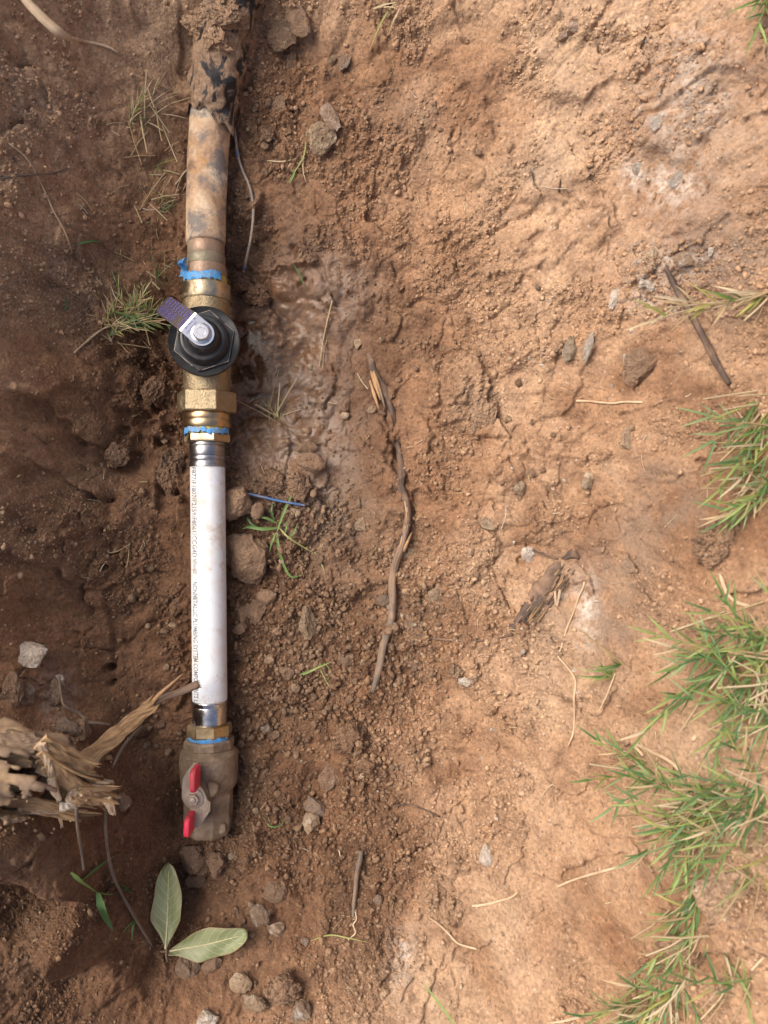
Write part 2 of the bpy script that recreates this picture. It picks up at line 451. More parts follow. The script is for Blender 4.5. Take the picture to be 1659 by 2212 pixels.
def mesh_from(name, verts, faces, attrs=None):
    me = bpy.data.meshes.new(name)
    me.from_pydata([tuple(v) for v in verts], [], [tuple(f) for f in faces])
    for k, (typ, data) in (attrs or {}).items():
        a = me.attributes.new(k, typ, 'POINT')
        arr = np.asarray(data, dtype=np.float32).ravel()
        a.data.foreach_set('color' if typ == 'FLOAT_COLOR' else ('vector' if typ == 'FLOAT_VECTOR' else 'value'), arr)
    me.update()
    return me

def big_mesh(name, V, F, attrs=None):
    """V (n,3), F (m,k) numpy arrays"""
    me = bpy.data.meshes.new(name)
    n, (m, k) = len(V), F.shape
    me.vertices.add(n); me.vertices.foreach_set("co", V.astype(np.float32).ravel())
    me.loops.add(m * k); me.loops.foreach_set("vertex_index", F.astype(np.int32).ravel())
    me.polygons.add(m); me.polygons.foreach_set("loop_start", np.arange(0, m * k, k, dtype=np.int32))
    for kk, (typ, data) in (attrs or {}).items():
        a = me.attributes.new(kk, typ, 'POINT')
        a.data.foreach_set('color' if typ == 'FLOAT_COLOR' else 'value', np.asarray(data, dtype=np.float32).ravel())
    me.update(calc_edges=True)
    return me

def tag(o, label=None, cat=None, group=None, kind=None):
    if label: o["label"] = label
    if cat: o["category"] = cat
    if group: o["group"] = group
    if kind: o["kind"] = kind
    return o

def thing(name, loc, label, cat, group=None):
    e = bpy.data.objects.new(name, None); COL.objects.link(e)
    e.location = loc; e.empty_display_size = 0.01
    bpy.context.view_layer.update()
    return tag(e, label, cat, group)

def adopt(o, parent):
    """parent keeping the world-space mesh coordinates (parts are modelled in world space)"""
    o.parent = parent
    o.matrix_parent_inverse = Matrix.Translation(parent.location).inverted() if parent.parent is None else Matrix.Identity(4)

# ------------------------------------------------------------------ terrain
# control heights: picture position, height
ctrl = [
 # along the pipe
 (450,-60,.06),(420,30,.030),(560,40,.012),(380,150,.008),(560,170,-.002),(390,300,-.012),(540,300,-.016),(380,450,-.024),(530,450,-.026),
 (380,600,-.034),(540,600,-.036),(370,740,-.044),(590,760,-.042),(560,840,-.043),(370,900,-.042),(560,960,-.036),(380,1080,-.034),(540,1100,-.030),
 (380,1250,-.032),(540,1280,-.030),(390,1450,-.028),(540,1450,-.026),(380,1600,-.020),(540,1620,-.018),(370,1740,-.014),(540,1760,-.010),(440,1860,.000),(450,1980,.004),
 (330,1900,-.006),(330,2010,.002),
 # floor to the right
 (680,150,.006),(690,400,-.010),(690,650,-.028),(680,850,-.034),(700,1050,-.026),(720,1300,-.022),(720,1500,-.020),(680,1700,-.012),(650,1900,.002),(600,2060,.014),
 (850,100,.022),(850,400,.004),(850,700,-.012),(860,1000,-.014),(860,1300,-.012),(860,1550,-.006),(860,1800,.006),(820,2000,.022),(760,2150,.04),
 (1050,50,.050),(1050,350,.034),(1050,650,.018),(1050,950,.016),(1050,1300,.020),(1050,1600,.030),(1050,1850,.044),(1020,2100,.066),
 (1250,50,.085),(1250,400,.074),(1250,750,.062),(1250,1100,.062),(1250,1400,.068),(1250,1650,.080),(1250,1900,.094),(1230,2130,.110),
 (1450,50,.125),(1450,400,.116),(1450,750,.108),(1450,1100,.112),(1420,1400,.116),(1420,1700,.130),(1400,2000,.145),
 (1640,50,.165),(1640,450,.160),(1630,800,.156),(1600,1100,.162),(1580,1400,.172),(1570,1700,.185),(1560,2000,.188),(1600,2180,.195),
 # left bank
 (300,60,.030),(300,300,.010),(290,550,-.012),(290,800,-.030),(280,1000,-.026),(280,1250,-.018),(290,1450,-.014),(290,1620,-.010),
 (180,60,.060),(180,300,.040),(170,550,.022),(160,800,.004),(160,1050,.006),(160,1300,.012),(170,1480,.018),
 (40,60,.100),(40,300,.082),(30,550,.068),(20,800,.058),(20,1050,.064),(20,1300,.064),(20,1480,.062),(60,1600,.07),
 (0,1790,.150),(90,1830,.135),(140,1850,.10),(185,1850,.012),(60,2000,.150),(160,2000,.085),(235,2030,.015),(60,2180,.155),(220,2150,.085),(330,2140,.034),(440,2180,.040),(560,2200,.045),
]
cp = np.array([list(P(u, v, z)) for u, v, z in ctrl])
ring = []
for a in np.linspace(0, 2 * np.pi, 28, endpoint=False):
    ring.append((0.50 * math.cos(a), 0.66 * math.sin(a), 0.235))
    ring.append((0.75 * math.cos(a), 0.92 * math.sin(a), 0.24))
cp = np.vstack([cp, np.array(ring)])
cx, cy, cz = cp.T
def tps(r2): return np.where(r2 > 1e-12, 0.5 * r2 * np.log(np.maximum(r2, 1e-12)), 0.0)
n = len(cp)
A = np.zeros((n + 3, n + 3))
A[:n, :n] = tps((cx[:, None] - cx) ** 2 + (cy[:, None] - cy) ** 2) + np.eye(n) * 4e-4
A[:n, n] = 1; A[:n, n + 1] = cx; A[:n, n + 2] = cy
A[n, :n] = 1; A[n + 1, :n] = cx; A[n + 2, :n] = cy
wts = np.linalg.solve(A, np.concatenate([cz, np.zeros(3)]))
def base_h(x, y):
    out = np.full(x.shape, wts[n]) + wts[n + 1] * x + wts[n + 2] * y
    for i in range(n):
        out = out + wts[i] * tps((x - cx[i]) ** 2 + (y - cy[i]) ** 2)
    return out

X0, X1, Y0, Y1, DS = -0.335, 0.315, -0.47, 0.47, 0.00112
xs = np.arange(X0, X1, DS); ys = np.arange(Y0, Y1, DS)
# the thin-plate base is smooth: evaluate coarse and upsample
cxs = np.linspace(X0, X1, 90); cys = np.linspace(Y0, Y1, 130)
CB = base_h(*np.meshgrid(cxs, cys))
def bil(Arr, gx, gy, x, y):
    fx = np.clip((x - gx[0]) / (gx[1] - gx[0]), 0, len(gx) - 1.001); fy = np.clip((y - gy[0]) / (gy[1] - gy[0]), 0, len(gy) - 1.001)
    ix = fx.astype(int); iy = fy.astype(int); fx = fx - ix; fy = fy - iy
    return (Arr[iy, ix] * (1 - fx) + Arr[iy, ix + 1] * fx) * (1 - fy) + (Arr[iy + 1, ix] * (1 - fx) + Arr[iy + 1, ix + 1] * fx) * fy
def base_at(u, v):
    z = 0.0
    for _ in range(8):
        p = P(u, v, z)
        z = float(bil(CB, cxs, cys, np.array([p.x]), np.array([p.y]))[0])
    return P(u, v, z)
GX, GY = np.meshgrid(xs, ys)
B0 = bil(CB, cxs, cys, GX, GY)
# picture coordinates of every base point (for placing regions)
PU = GX / (K * (CZ - B0) / CZ) + 829.5
PV = 1106 - GY / (K * (CZ - B0) / CZ)

def blob(u, v, ru, rv, s=1.0, rot=0.0):
    du, dv = PU - u, PV - v
    c, s_ = math.cos(rot), math.sin(rot)
    a = (du * c + dv * s_) / ru; b = (-du * s_ + dv * c) / rv
    return s * np.exp(-(a * a + b * b))

wx = perlin(GX, GY, 14, 1) * 0.02; wy = perlin(GX, GY, 14, 2) * 0.02
crumbly = smooth(-0.06, 0.24, perlin(GX, GY, 11, 3) + 0.6 * perlin(GX, GY, 30, 4) + blob(760, 1480, 300, 420, 0.5) + blob(350, 900, 130, 300, 0.45) - blob(1100, 500, 180, 260, 0.3) - blob(300, 100, 110, 140, .7) - blob(620, 820, 130, 200, 0.5) - blob(1330, 1100, 200, 300, .25) - blob(1380, 1700, 160, 260, .3) - blob(1120, 1500, 90, 260, .35))
def facet(x, y, cell, seed):
    g = np.random.default_rng(seed); T = g.random((6, 128, 128))
    gx, gy = np.floor(x / cell).astype(int), np.floor(y / cell).astype(int)
    f1 = np.full(x.shape, 9.0); f2 = np.full(x.shape, 9.0); pl = np.zeros(x.shape)
    for dx in (-1, 0, 1):
        for dy in (-1, 0, 1):
            a, b = (gx + dx) & 127, (gy + dy) & 127
            sx, sy = (gx + dx + T[0][b, a]) * cell, (gy + dy + T[1][b, a]) * cell
            d = np.hypot(x - sx, y - sy) / cell
            p = (T[2][b, a] - .5) * 2 + ((T[3][b, a] - .5) * (x - sx) + (T[4][b, a] - .5) * (y - sy)) / cell * 2.4
            m = d < f1
            f2 = np.where(m, f1, np.minimum(f2, d)); pl = np.where(m, p, pl); f1 = np.where(m, d, f1)
    return pl, f2 - f1
H = B0.copy()
wx2, wy2 = wx + .006 * perlin(GX, GY, 55, 101) + .002 * perlin(GX, GY, 160, 103), wy + .006 * perlin(GX, GY, 55, 102) + .002 * perlin(GX, GY, 160, 104)
fa, fb = facet(GX + wx2, GY + wy2, .058, 5)
am = .35 + .65 * smooth(-.1, .3, perlin(GX, GY, 7, 105))
H += .0042 * fa * am * smooth(0, .05, fb)
H -= .0035 * np.exp(-(fb / .035) ** 2) * smooth(.0, .35, perlin(GX, GY, 13, 106))
fa2, fb2 = facet(GX + wx2 * .7, GY + wy2 * .7, .021, 6)
H += .0017 * fa2 * smooth(-.15, .3, perlin(GX, GY, 12, 107)) * smooth(0, .08, fb2)
H -= .0022 * np.exp(-(fb2 / .06) ** 2) * smooth(.12, .4, perlin(GX, GY, 16, 108))
sm = 1 - crumbly
H += sm * (.0009 * perlin(GX * .35 + GY * .1, GY + GX * .3, 150, 109) + .0014 * perlin(GX * .4 - GY * .2, GY + GX * .5, 60, 110))
H += 0.0105 * perlin(GX + wx, GY + wy, 9, 5) + 0.0068 * perlin(GX + wx, GY + wy, 20, 6)
bl = np.abs(perlin(GX + wx * .6, GY + wy * .6, 42, 7))
H += 0.0056 * (bl - 0.25)
bl2 = np.abs(perlin(GX + wx * .3, GY + wy * .3, 95, 8))
H += (0.0012 + 0.0022 * crumbly) * (bl2 - 0.25)
H += (0.0006 + 0.0019 * crumbly) * (np.abs(perlin(GX, GY, 170, 9)) * 1.6 - .4)
H += (0.0002 + 0.0010 * crumbly) * perlin(GX, GY, 330, 10)
# chunk steps (spade cuts, cracked clods)
def step(a, b, h, decay, edge=0.0012):
    global H
    ax, ay = a; bx, by = b
    L = math.hypot(bx - ax, by - ay)
    if L < 1e-6: return
    tx, ty = (bx - ax) / L, (by - ay) / L
    m = decay * 3 + 0.01
    x0, x1 = min(ax, bx) - m, max(ax, bx) + m; y0, y1 = min(ay, by) - m, max(ay, by) + m
    i0, i1 = np.searchsorted(xs, [x0, x1]); j0, j1 = np.searchsorted(ys, [y0, y1])
    if i1 - i0 < 2 or j1 - j0 < 2: return
    gx, gy = GX[j0:j1, i0:i1], GY[j0:j1, i0:i1]
    wob = 0.003 * perlin(gx, gy, 60, 21) + 0.0012 * perlin(gx, gy, 200, 22)
    d = (gx - ax) * (-ty) + (gy - ay) * tx + wob
    t = ((gx - ax) * tx + (gy - ay) * ty) / L
    win = smooth(-0.15, 0.12, t) * (1 - smooth(0.88, 1.15, t))
    H[j0:j1, i0:i1] += h * win * smooth(-edge, edge, d) * np.exp(-np.maximum(d, 0) / decay)
def crack(pts, width=0.0012, depth=0.005):
    global H
    for (ax, ay), (bx, by) in zip(pts[:-1], pts[1:]):
        L = math.hypot(bx - ax, by - ay); m = max(0.014, 4.2 * width)
        i0, i1 = np.searchsorted(xs, [min(ax, bx) - m, max(ax, bx) + m]); j0, j1 = np.searchsorted(ys, [min(ay, by) - m, max(ay, by) + m])
        if i1 - i0 < 2 or j1 - j0 < 2 or L < 1e-6: continue
        gx, gy = GX[j0:j1, i0:i1], GY[j0:j1, i0:i1]
        gx = gx + 0.004 * perlin(gx, gy, 75, 23); gy = gy + 0.003 * perlin(gx, gy, 90, 24)
        t = np.clip(((gx - ax) * (bx - ax) + (gy - ay) * (by - ay)) / (L * L), 0, 1)
        d = np.hypot(gx - ax - t * (bx - ax), gy - ay - t * (by - ay))
        w = width * (0.5 + 0.9 * np.abs(perlin(gx, gy, 40, 25)) * 2)
        H[j0:j1, i0:i1] -= depth * np.exp(-(d / w) ** 2)
def xy(u, v):
    p = base_at(u, v); return (p.x, p.y)
for s in [((690,575),(722,655),.005,.02),((722,770),(728,850),.006,.02),((728,850),(660,890),.005,.015),((560,590),(690,580),.006,.02),
          ((1003,1690),(1048,1525),-.006,.03),((1100,620),(1180,560),.004,.02),((930,880),(1040,870),.005,.018),((1190,360),(1100,330),.005,.02),((1340,470),(1225,300),.006,.022),
          ((310,700),(380,830),-.01,.02),((300,830),(330,950),.01,.025),((390,1000),(330,1010),.012,.02),((380,960),(390,1100),.01,.016),((345,1010),(345,1100),-.01,.02),
          ((1160,860),(1120,980),.005,.02),((1405,760),(1380,840),-.006,.02),((1000,800),(960,900),.006,.02),((180,1040),(140,1130),.006,.02),((300,1180),(210,1210),.006,.02),
          ((170,1370),(190,1480),.006,.02),((1240,1190),(1290,1290),-.006,.03),((1330,1280),(1300,1400),.006,.03),((760,1650),(640,1640),.005,.02),((1370,300),(1480,340),.006,.03),
          ((1520,1290),(1650,1250),.010,.03),((1560,1880),(1480,1960),.014,.03),((1400,2060),(1540,2010),.016,.03),((1550,2080),(1420,2090),.012,.02),((1640,1560),(1560,1600),.012,.03)]:
    step(xy(*s[0]), xy(*s[1]), s[2], s[3])
for _ in range(210):
    u, v = random.uniform(0, 1659), random.uniform(0, 2212); a = random.uniform(0, 6.28); L = random.uniform(20, 75)
    step(xy(u, v), xy(u + L * math.cos(a), v + L * math.sin(a)), random.uniform(.002, .0075), random.uniform(.008, .028), random.uniform(.0006, .003))
for c in [[(275,640),(300,700),(360,780)],[(690,580),(722,640),(735,655)],[(715,790),(732,840),(700,880),(668,868)],[(150,1120),(155,1190)],[(205,1190),(170,1270),(185,1330)],
          [(100,1230),(130,1290)],[(1100,660),(1060,690),(1000,705)],[(880,1030),(900,1110),(850,1000)],[(960,690),(950,900),(1000,850)],[(1130,560),(1180,545)],
          [(1400,760),(1410,800),(1390,840)],[(1200,380),(1260,440),(1340,480)],[(330,1350),(400,1260)],[(1220,1900),(1260,1860),(1340,1840)],[(740,1790),(700,1850)],
          [(540,905),(620,880)],[(830,860),(845,960),(870,1010)],[(60,980),(130,1050),(240,1080)],[(0,880),(90,960),(170,1010)],[(1450,150),(1430,230),(1360,260)]]:
    crack([xy(*q) for q in c], random.uniform(.0009, .0017), random.uniform(.003, .006))
for c, w_, d_ in [([(-30,800),(60,870),(150,950),(230,1000)], .007, .014), ([(-20,960),(90,1030),(190,1080),(260,1085)], .005, .010), ([(290,700),(325,800),(315,900),(285,985)], .009, .013),
                  ([(0,560),(80,600),(150,680)], .006, .008), ([(150,640),(230,760),(260,850)], .006, .009), ([(-10,330),(60,300),(120,240)], .006, .010), ([(60,120),(90,190),(70,260)], .006, .009),
                  ([(20,1210),(110,1240),(170,1290)], .005, .008), ([(165,1790),(185,1850),(230,1960),(330,2080)], .006, .010)]:
    crack([xy(*q) for q in c], w_, d_)
for _ in range(150):
    u, v = random.uniform(0, 1659), random.uniform(0, 2212); a = random.uniform(0, 6.28); pts = [(u, v)]
    for k in range(random.randint(2, 5)):
        a += random.uniform(-.9, .9); u += random.uniform(8, 26) * math.cos(a); v += random.uniform(8, 26) * math.sin(a); pts.append((u, v))
    crack([xy(*q) for q in pts], random.uniform(.0006, .0012), random.uniform(.0015, .004))
# pits beside the pipe, ant hole
def pit(u, v, r, depth):
    global H
    p = base_at(u, v)
    d = np.hypot(GX - p.x, GY - p.y) / (r * K)
    H -= depth * (1 - smooth(0.55, 1.25, d + 0.35 * perlin(GX, GY, 120, 31)))
for q in [(370,655,15,.012),(352,700,18,.014),(338,790,14,.012),(345,880,16,.014),(372,930,14,.012),(310,850,14,.01),(255,925,12,.010),(385,995,12,.016),(360,1060,10,.012),(340,955,10,.014),
          (233,1444,9,.016),(238,1478,7,.010),(510,1790,14,.008),(1387,758,9,.006),(225,1225,8,.008),(500,1700,16,.006),(80,1150,10,.008)]:
    pit(*q)
# buried clods
vis = np.array([(random.uniform(-20, 1680), random.uniform(-30, 2240)) for _ in range(5200)])
def lookup(arr, x, y): return bil(arr, xs, ys, np.atleast_1d(x), np.atleast_1d(y))
for u, v in vis:
    r = 0.0016 * math.exp(random.gauss(0.15, 0.62)); r = min(r, 0.011)
    p = base_at(u, v) if False else P(u, v, 0.0)
    z = float(lookup(B0, p.x, p.y)[0]); p = P(u, v, z); z = float(lookup(B0, p.x, p.y)[0]); p = P(u, v, z)
    cr = float(lookup(crumbly, p.x, p.y)[0])
    if random.random() > 0.22 + 0.8 * cr: continue
    i = int((p.x - X0) / DS); j = int((p.y - Y0) / DS); w = int(r / DS * 1.5) + 1
    i0, i1, j0, j1 = max(i - w, 0), min(i + w + 1, len(xs)), max(j - w, 0), min(j + w + 1, len(ys))
    if i1 - i0 < 2 or j1 - j0 < 2: continue
    a = random.uniform(0, 6.28); e = random.uniform(.65, 1.0)
    dx, dy = GX[j0:j1, i0:i1] - p.x, GY[j0:j1, i0:i1] - p.y
    q1, q2 = dx * math.cos(a) + dy * math.sin(a), (-dx * math.sin(a) + dy * math.cos(a)) / e
    d2 = (q1 * q1 + q2 * q2) ** 0.5 / r
    d2 = np.maximum(d2, np.abs(q1 * .8 + q2 * .6) / r * 1.12)
    H[j0:j1, i0:i1] += r * random.uniform(.35, .75) * np.sqrt(np.clip(1 - d2 * d2, 0, 1))
lb = smooth(0.15, 0.7, blob(120, 900, 230, 420, 1.2))
H += lb * (0.020 * perlin(GX, GY, 8, 83) + 0.016 * (np.abs(perlin(GX * .8 + GY * .7, GY - GX * .5, 17, 81)) - .2) + 0.005 * (np.abs(perlin(GX + wx, GY + wy, 34, 82)) - .2))
# muddy bubbles in the puddle hollow
pud = np.clip(blob(578, 760, 75, 130, 1.15, .1) + blob(560, 940, 50, 80, .7), 0, 1)
H -= 0.004 * smooth(0.2, 0.9, pud)
Hs = H.copy()
for _ in range(6):
    Hs[1:-1, 1:-1] = (Hs[1:-1, 1:-1] * 2 + Hs[:-2, 1:-1] + Hs[2:, 1:-1] + Hs[1:-1, :-2] + Hs[1:-1, 2:]) / 6
mudm = smooth(.12, .5, pud); H = H * (1 - mudm) + Hs * mudm
bub = np.maximum(np.abs(perlin(GX, GY, 120, 41)), np.abs(perlin(GX, GY, 85, 42)))
H += pud * (0.0095 * (np.minimum(bub, 0.5) - 0.25))
# streaks down the lower-left wall
st = smooth(0.2, 0.8, blob(90, 2000, 150, 230, 1.3))
H += st * (0.004 * perlin(GX + GY * .35, GY * .15, 75, 51) + 0.003 * np.abs(perlin(GX + GY * .3, GY * .25, 160, 52)))
# fade detail to the plain sheet at the rim of the fine area
ed = np.minimum(np.minimum(GX - X0, X1 - GX), np.minimum(GY - Y0, Y1 - GY))
fd = smooth(0.0, 0.03, ed)
H = B0 * (1 - fd) + H * fd

def hz(x, y):
    return lookup(H, x, y)
def G(u, v, dz=0.0):
    z = 0.0
    for _ in range(10):
        p = P(u, v, z)
        z = 0.4 * z + 0.6 * float(hz(p.x, p.y)[0])
    p = P(u, v, z); p.z += dz
    return p
def Gv(u, v):
    z = np.zeros(len(u))
    for _ in range(9):
        s = K * (CZ - z) / CZ
        x, y = (u - 829.5) * s, (1106 - v) * s
        z = 0.4 * z + 0.6 * bil(H, xs, ys, x, y)
    s = K * (CZ - z) / CZ
    return (u - 829.5) * s, (1106 - v) * s, z

# moisture with painted shade (left bank, floor, mound), standing wetness, chalk, grey bands
moist_shade = np.clip(blob(590, 800, 160, 280, .95) + blob(330, 850, 170, 330, .80) + blob(40, 1250, 230, 420, .58) + blob(330, 1500, 190, 420, .72) + blob(560, 1500, 260, 520, .74) + blob(60, 2080, 220, 260, .5) + blob(760, 1350, 200, 480, .42)
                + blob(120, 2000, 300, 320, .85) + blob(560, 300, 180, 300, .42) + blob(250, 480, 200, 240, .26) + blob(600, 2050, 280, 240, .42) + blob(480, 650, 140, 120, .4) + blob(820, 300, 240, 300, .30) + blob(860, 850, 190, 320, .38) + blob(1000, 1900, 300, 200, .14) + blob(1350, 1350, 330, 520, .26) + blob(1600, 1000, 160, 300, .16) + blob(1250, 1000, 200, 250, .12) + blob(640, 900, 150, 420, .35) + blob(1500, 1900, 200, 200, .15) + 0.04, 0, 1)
moist_shade = np.clip(moist_shade + 0.30 * smooth(0.05, 0.45, perlin(GX + wx, GY + wy, 9, 91) + .5 * perlin(GX, GY, 26, 92)) * (PU > 700) + 0.12 * perlin(GX, GY, 18, 93), 0, 1)
wet = np.clip(blob(610, 800, 130, 230, 1.2) + blob(560, 960, 110, 110, .75) + blob(640, 640, 130, 90, .5) + blob(730, 1030, 90, 160, .35) + 0.25 * perlin(GX, GY, 40, 61), 0, 1)
chalk = np.clip(blob(1500, 250, 280, 380, .16) + blob(1270, 1310, 26, 75, 1.0) + blob(1480, 240, 80, 80, .5) + blob(1480, 560, 110, 45, .6) + blob(1420, 640, 80, 40, .6) + blob(1460, 400, 60, 50, .7) + blob(1375, 365, 25, 25, .9) + blob(870, 2070, 26, 60, .75) + blob(1490, 120, 60, 60, .4)
                + blob(120, 1500, 40, 60, .4) + blob(730, 640, 60, 90, .25), 0, 1)
grey = np.clip(blob(630, 820, 120, 260, .85) + blob(720, 1060, 80, 180, .75) + blob(1560, 560, 130, 130, .9) + blob(1320, 1330, 45, 110, .9) + blob(1200, 1330, 40, 110, .75, .35) + blob(1500, 1100, 110, 60, .6) + blob(1370, 1200, 90, 110, .6) + blob(1480, 250, 110, 110, .8) + blob(1160, 370, 80, 40, .7) + blob(870, 250, 100, 40, .4) + blob(1400, 1020, 80, 30, .5), 0, 1)

# one tensor-grid sheet: fine in the hole, growing coarser to the horizon
def outward(edge, sgn):
    out, d = [], DS * 2
    p = edge
    while abs(p) < 60:
        p += sgn * d; out.append(p); d *= 1.22
    return out
fx = np.array(list(reversed(outward(X0, -1))) + list(xs) + outward(xs[-1], 1))
fy = np.array(list(reversed(outward(Y0, -1))) + list(ys) + outward(ys[-1], 1))
nl, nb = len(outward(X0, -1)), len(outward(Y0, -1))
FX, FY = np.meshgrid(fx, fy)
Z = np.full(FX.shape, 0.24)
rad = np.hypot(FX, FY * 0.8)
near = rad < 1.0
bh = base_h(FX[near], FY[near])
t = smooth(0.62, 0.80, rad[near])
Z[near] = bh * (1 - t) + 0.24 * t
Z += 0.012 * perlin(FX, FY, 3.1, 71) * smooth(.5, .8, rad) + 0.005 * perlin(FX, FY, 16, 72) * smooth(.45, .6, rad) * (rad < 8)
Z += 0.26 * np.exp(-((FX + 0.92) / 0.28) ** 2 - ((FY + 0.34) / 0.42) ** 2) * smooth(.42, .62, -FX) * (1 + .25 * perlin(FX, FY, 7, 74))   # unseen mound added left of the hole to shade its left side
Z[nb:nb + len(ys), nl:nl + len(xs)] = H
def padded(arr, val):
    o = np.full(FX.shape, val, dtype=float); o[nb:nb + len(ys), nl:nl + len(xs)] = arr
    return o
turf = smooth(0.47, 0.62, rad + 0.05 * perlin(FX, FY, 9, 73)) * smooth(0.20, 0.232, Z)
ny, nx = FX.shape
idx = np.arange(nx * ny).reshape(ny, nx)
F = np.stack([idx[:-1, :-1], idx[:-1, 1:], idx[1:, 1:], idx[1:, :-1]], -1).reshape(-1, 4)
me = big_mesh("ground", np.stack([FX, FY, Z], -1).reshape(-1, 3), F,
              {"moist_shade": ('FLOAT', padded(moist_shade, 0.15)), "wet": ('FLOAT', padded(wet, 0)), "chalk": ('FLOAT', padded(chalk, 0)), "grey": ('FLOAT', padded(grey, 0)), "turf": ('FLOAT', turf), "loose": ('FLOAT', padded(crumbly, .5))})
tag(link("ground", me, M['soil']), kind="structure")

# puddle: flat water sheet, the mud lumps stand out of it
def puddle():
    pts = [(520,640),(560,625),(610,640),(640,690),(640,760),(625,830),(630,900),(610,960),(560,990),(515,960),(500,880),(500,780),(505,700)]
    p0 = base_at(575, 800)
    i0, i1 = np.searchsorted(xs, [P(520, 800, -.04).x, P(630, 800, -.04).x]); j0, j1 = np.searchsorted(ys, [P(0, 940, -.04).y, P(0, 660, -.04).y])
    lvl = float(np.percentile(H[j0:j1, i0:i1], 32))
    bm = bmesh.new()
    top = [bm.verts.new(P(u, v, lvl)) for u, v in pts]
    c = bm.verts.new(P(570, 800, lvl))
    for k in range(len(top)):
        bm.faces.new((c, top[(k + 1) % len(top)], top[k]))
    bm.normal_update()
    me = bpy.data.meshes.new("puddle"); bm.to_mesh(me); bm.free()
    tag(link("puddle", me, M['water'], smooth_=False), kind="structure")
puddle()

# ------------------------------------------------------------------ shape builders
def tube(pts, radii, n=12, seed=0, rough=0.0, cap=True, squash=1.0, jag=None):
    """pts: list of Vector; returns verts, faces, fib"""
    rnd = random.Random(seed)
    V, F_, A_ = [], [], []
    s = 0.0
    up = Vector((0, 0, 1))
    prev = None
    ph = [rnd.uniform(0, 6.28) for _ in range(4)]
    for i, p in enumerate(pts):
        t = (pts[min(i + 1, len(pts) - 1)] - pts[max(i - 1, 0)]).normalized()
        side = t.cross(up)
        if side.length < 1e-4: side = t.cross(Vector((0, 1, 0)))
        side.normalize(); nrm = side.cross(t).normalized()
        if i: s += (p - pts[i - 1]).length
        r = radii[i] if hasattr(radii, '__len__') else radii
        for k in range(n):
            a = 2 * math.pi * k / n
            q = 1 + rough * (0.5 * math.sin(2 * a + s * 90 + ph[0]) + 0.35 * math.sin(3 * a - s * 170 + ph[1]) + 0.4 * rnd.uniform(-1, 1))
            V.append(p + side * math.cos(a) * r * q + nrm * math.sin(a) * r * q * squash)
            A_.append((math.cos(a) * 0.35 + seed % 97, math.sin(a) * 0.35, s * 8))
    m = len(pts)
    for i in range(m - 1):
        for k in range(n):
            k2 = (k + 1) % n
            F_.append((i * n + k, i * n + k2, (i + 1) * n + k2, (i + 1) * n + k))
    if cap:
        F_.append(tuple(range(n - 1, -1, -1))); F_.append(tuple((m - 1) * n + k for k in range(n)))
    return V, F_, A_

def resample(pts, k):
    """Catmull-Rom resample of Vectors"""
    P_ = [pts[0] * 2 - pts[1]] + list(pts) + [pts[-1] * 2 - pts[-2]]
    out = []
    for i in range(1, len(P_) - 2):
        a, b, c, d = P_[i - 1], P_[i], P_[i + 1], P_[i + 2]
        for j in range(k):
            t = j / k
            out.append(0.5 * ((2 * b) + (c - a) * t + (2 * a - 5 * b + 4 * c - d) * t * t + (3 * b - a - 3 * c + d) * t ** 3))
    out.append(pts[-1])
    return out

def tube_obj(name, pts, radii, mat, n=10, seed=1, rough=0.1, parent=None, k=5, squash=1.0):
    rp = resample(pts, k)
    if hasattr(radii, '__len__'):
        rr = np.interp(np.linspace(0, len(pts) - 1, len(rp)), range(len(radii)), radii)
    else: rr = [radii] * len(rp)
    V, F_, A_ = tube(rp, rr, n, seed, rough, True, squash)
    me = mesh_from(name, V, F_, {"fib": ('FLOAT_VECTOR', A_)})
    return link(name, me, mat, parent)

def lathe(name, prof, mat, cu=447, cz_=0.0, n=40, rot=0.0, parent=None, flat=False, rough=0.0, seed=0, arc=None, bevel=None):
    """prof: list of (v, r_units) along the pipe; axis along Y at picture column cu (number or callable)"""
    V, F_ = [], []
    rnd = random.Random(seed)
    for (v, r) in prof:
        c = cu(v) if callable(cu) else cu
        x, y = (c - 829.5) * K, (1106 - v) * K
        for k in range(n):
            a = 2 * math.pi * k / n + rot
            q = r * K * (1 + rough * rnd.uniform(-1, 1))
            V.append((x + q * math.cos(a), y, cz_ + q * math.sin(a)))
    m = len(prof)
    for i in range(m - 1):
        for k in range(n):
            k2 = (k + 1) % n
            F_.append((i * n + k, (i + 1) * n + k, (i + 1) * n + k2, i * n + k2))
    F_.append(tuple(range(n))); F_.append(tuple((m - 1) * n + k for k in range(n - 1, -1, -1)))
    me = mesh_from(name, V, F_)
    bm = bmesh.new(); bm.from_mesh(me); bmesh.ops.recalc_face_normals(bm, faces=bm.faces); bm.to_mesh(me); bm.free()
    o = link(name, me, mat, None, not flat)
    if not flat:
        try: me.set_sharp_from_angle(angle=math.radians(38))
        except Exception: pass
    if parent is not None: o.parent = parent
    return o

def CU(v):   # the line of the pipe drifts slightly
    return 447 + np.interp(v, [500, 900, 1010, 1520, 1800], [-2, 0, 1.5, 6.5, 4])

# ------------------------------------------------------------------ the water line
line = thing("pipe_assembly", (0, 0, 0), "buried water line of corroded pipe, brass valves and white plastic pipe", "pipe")
def part(o, label=None):
    if label: o["label"] = label
    return o

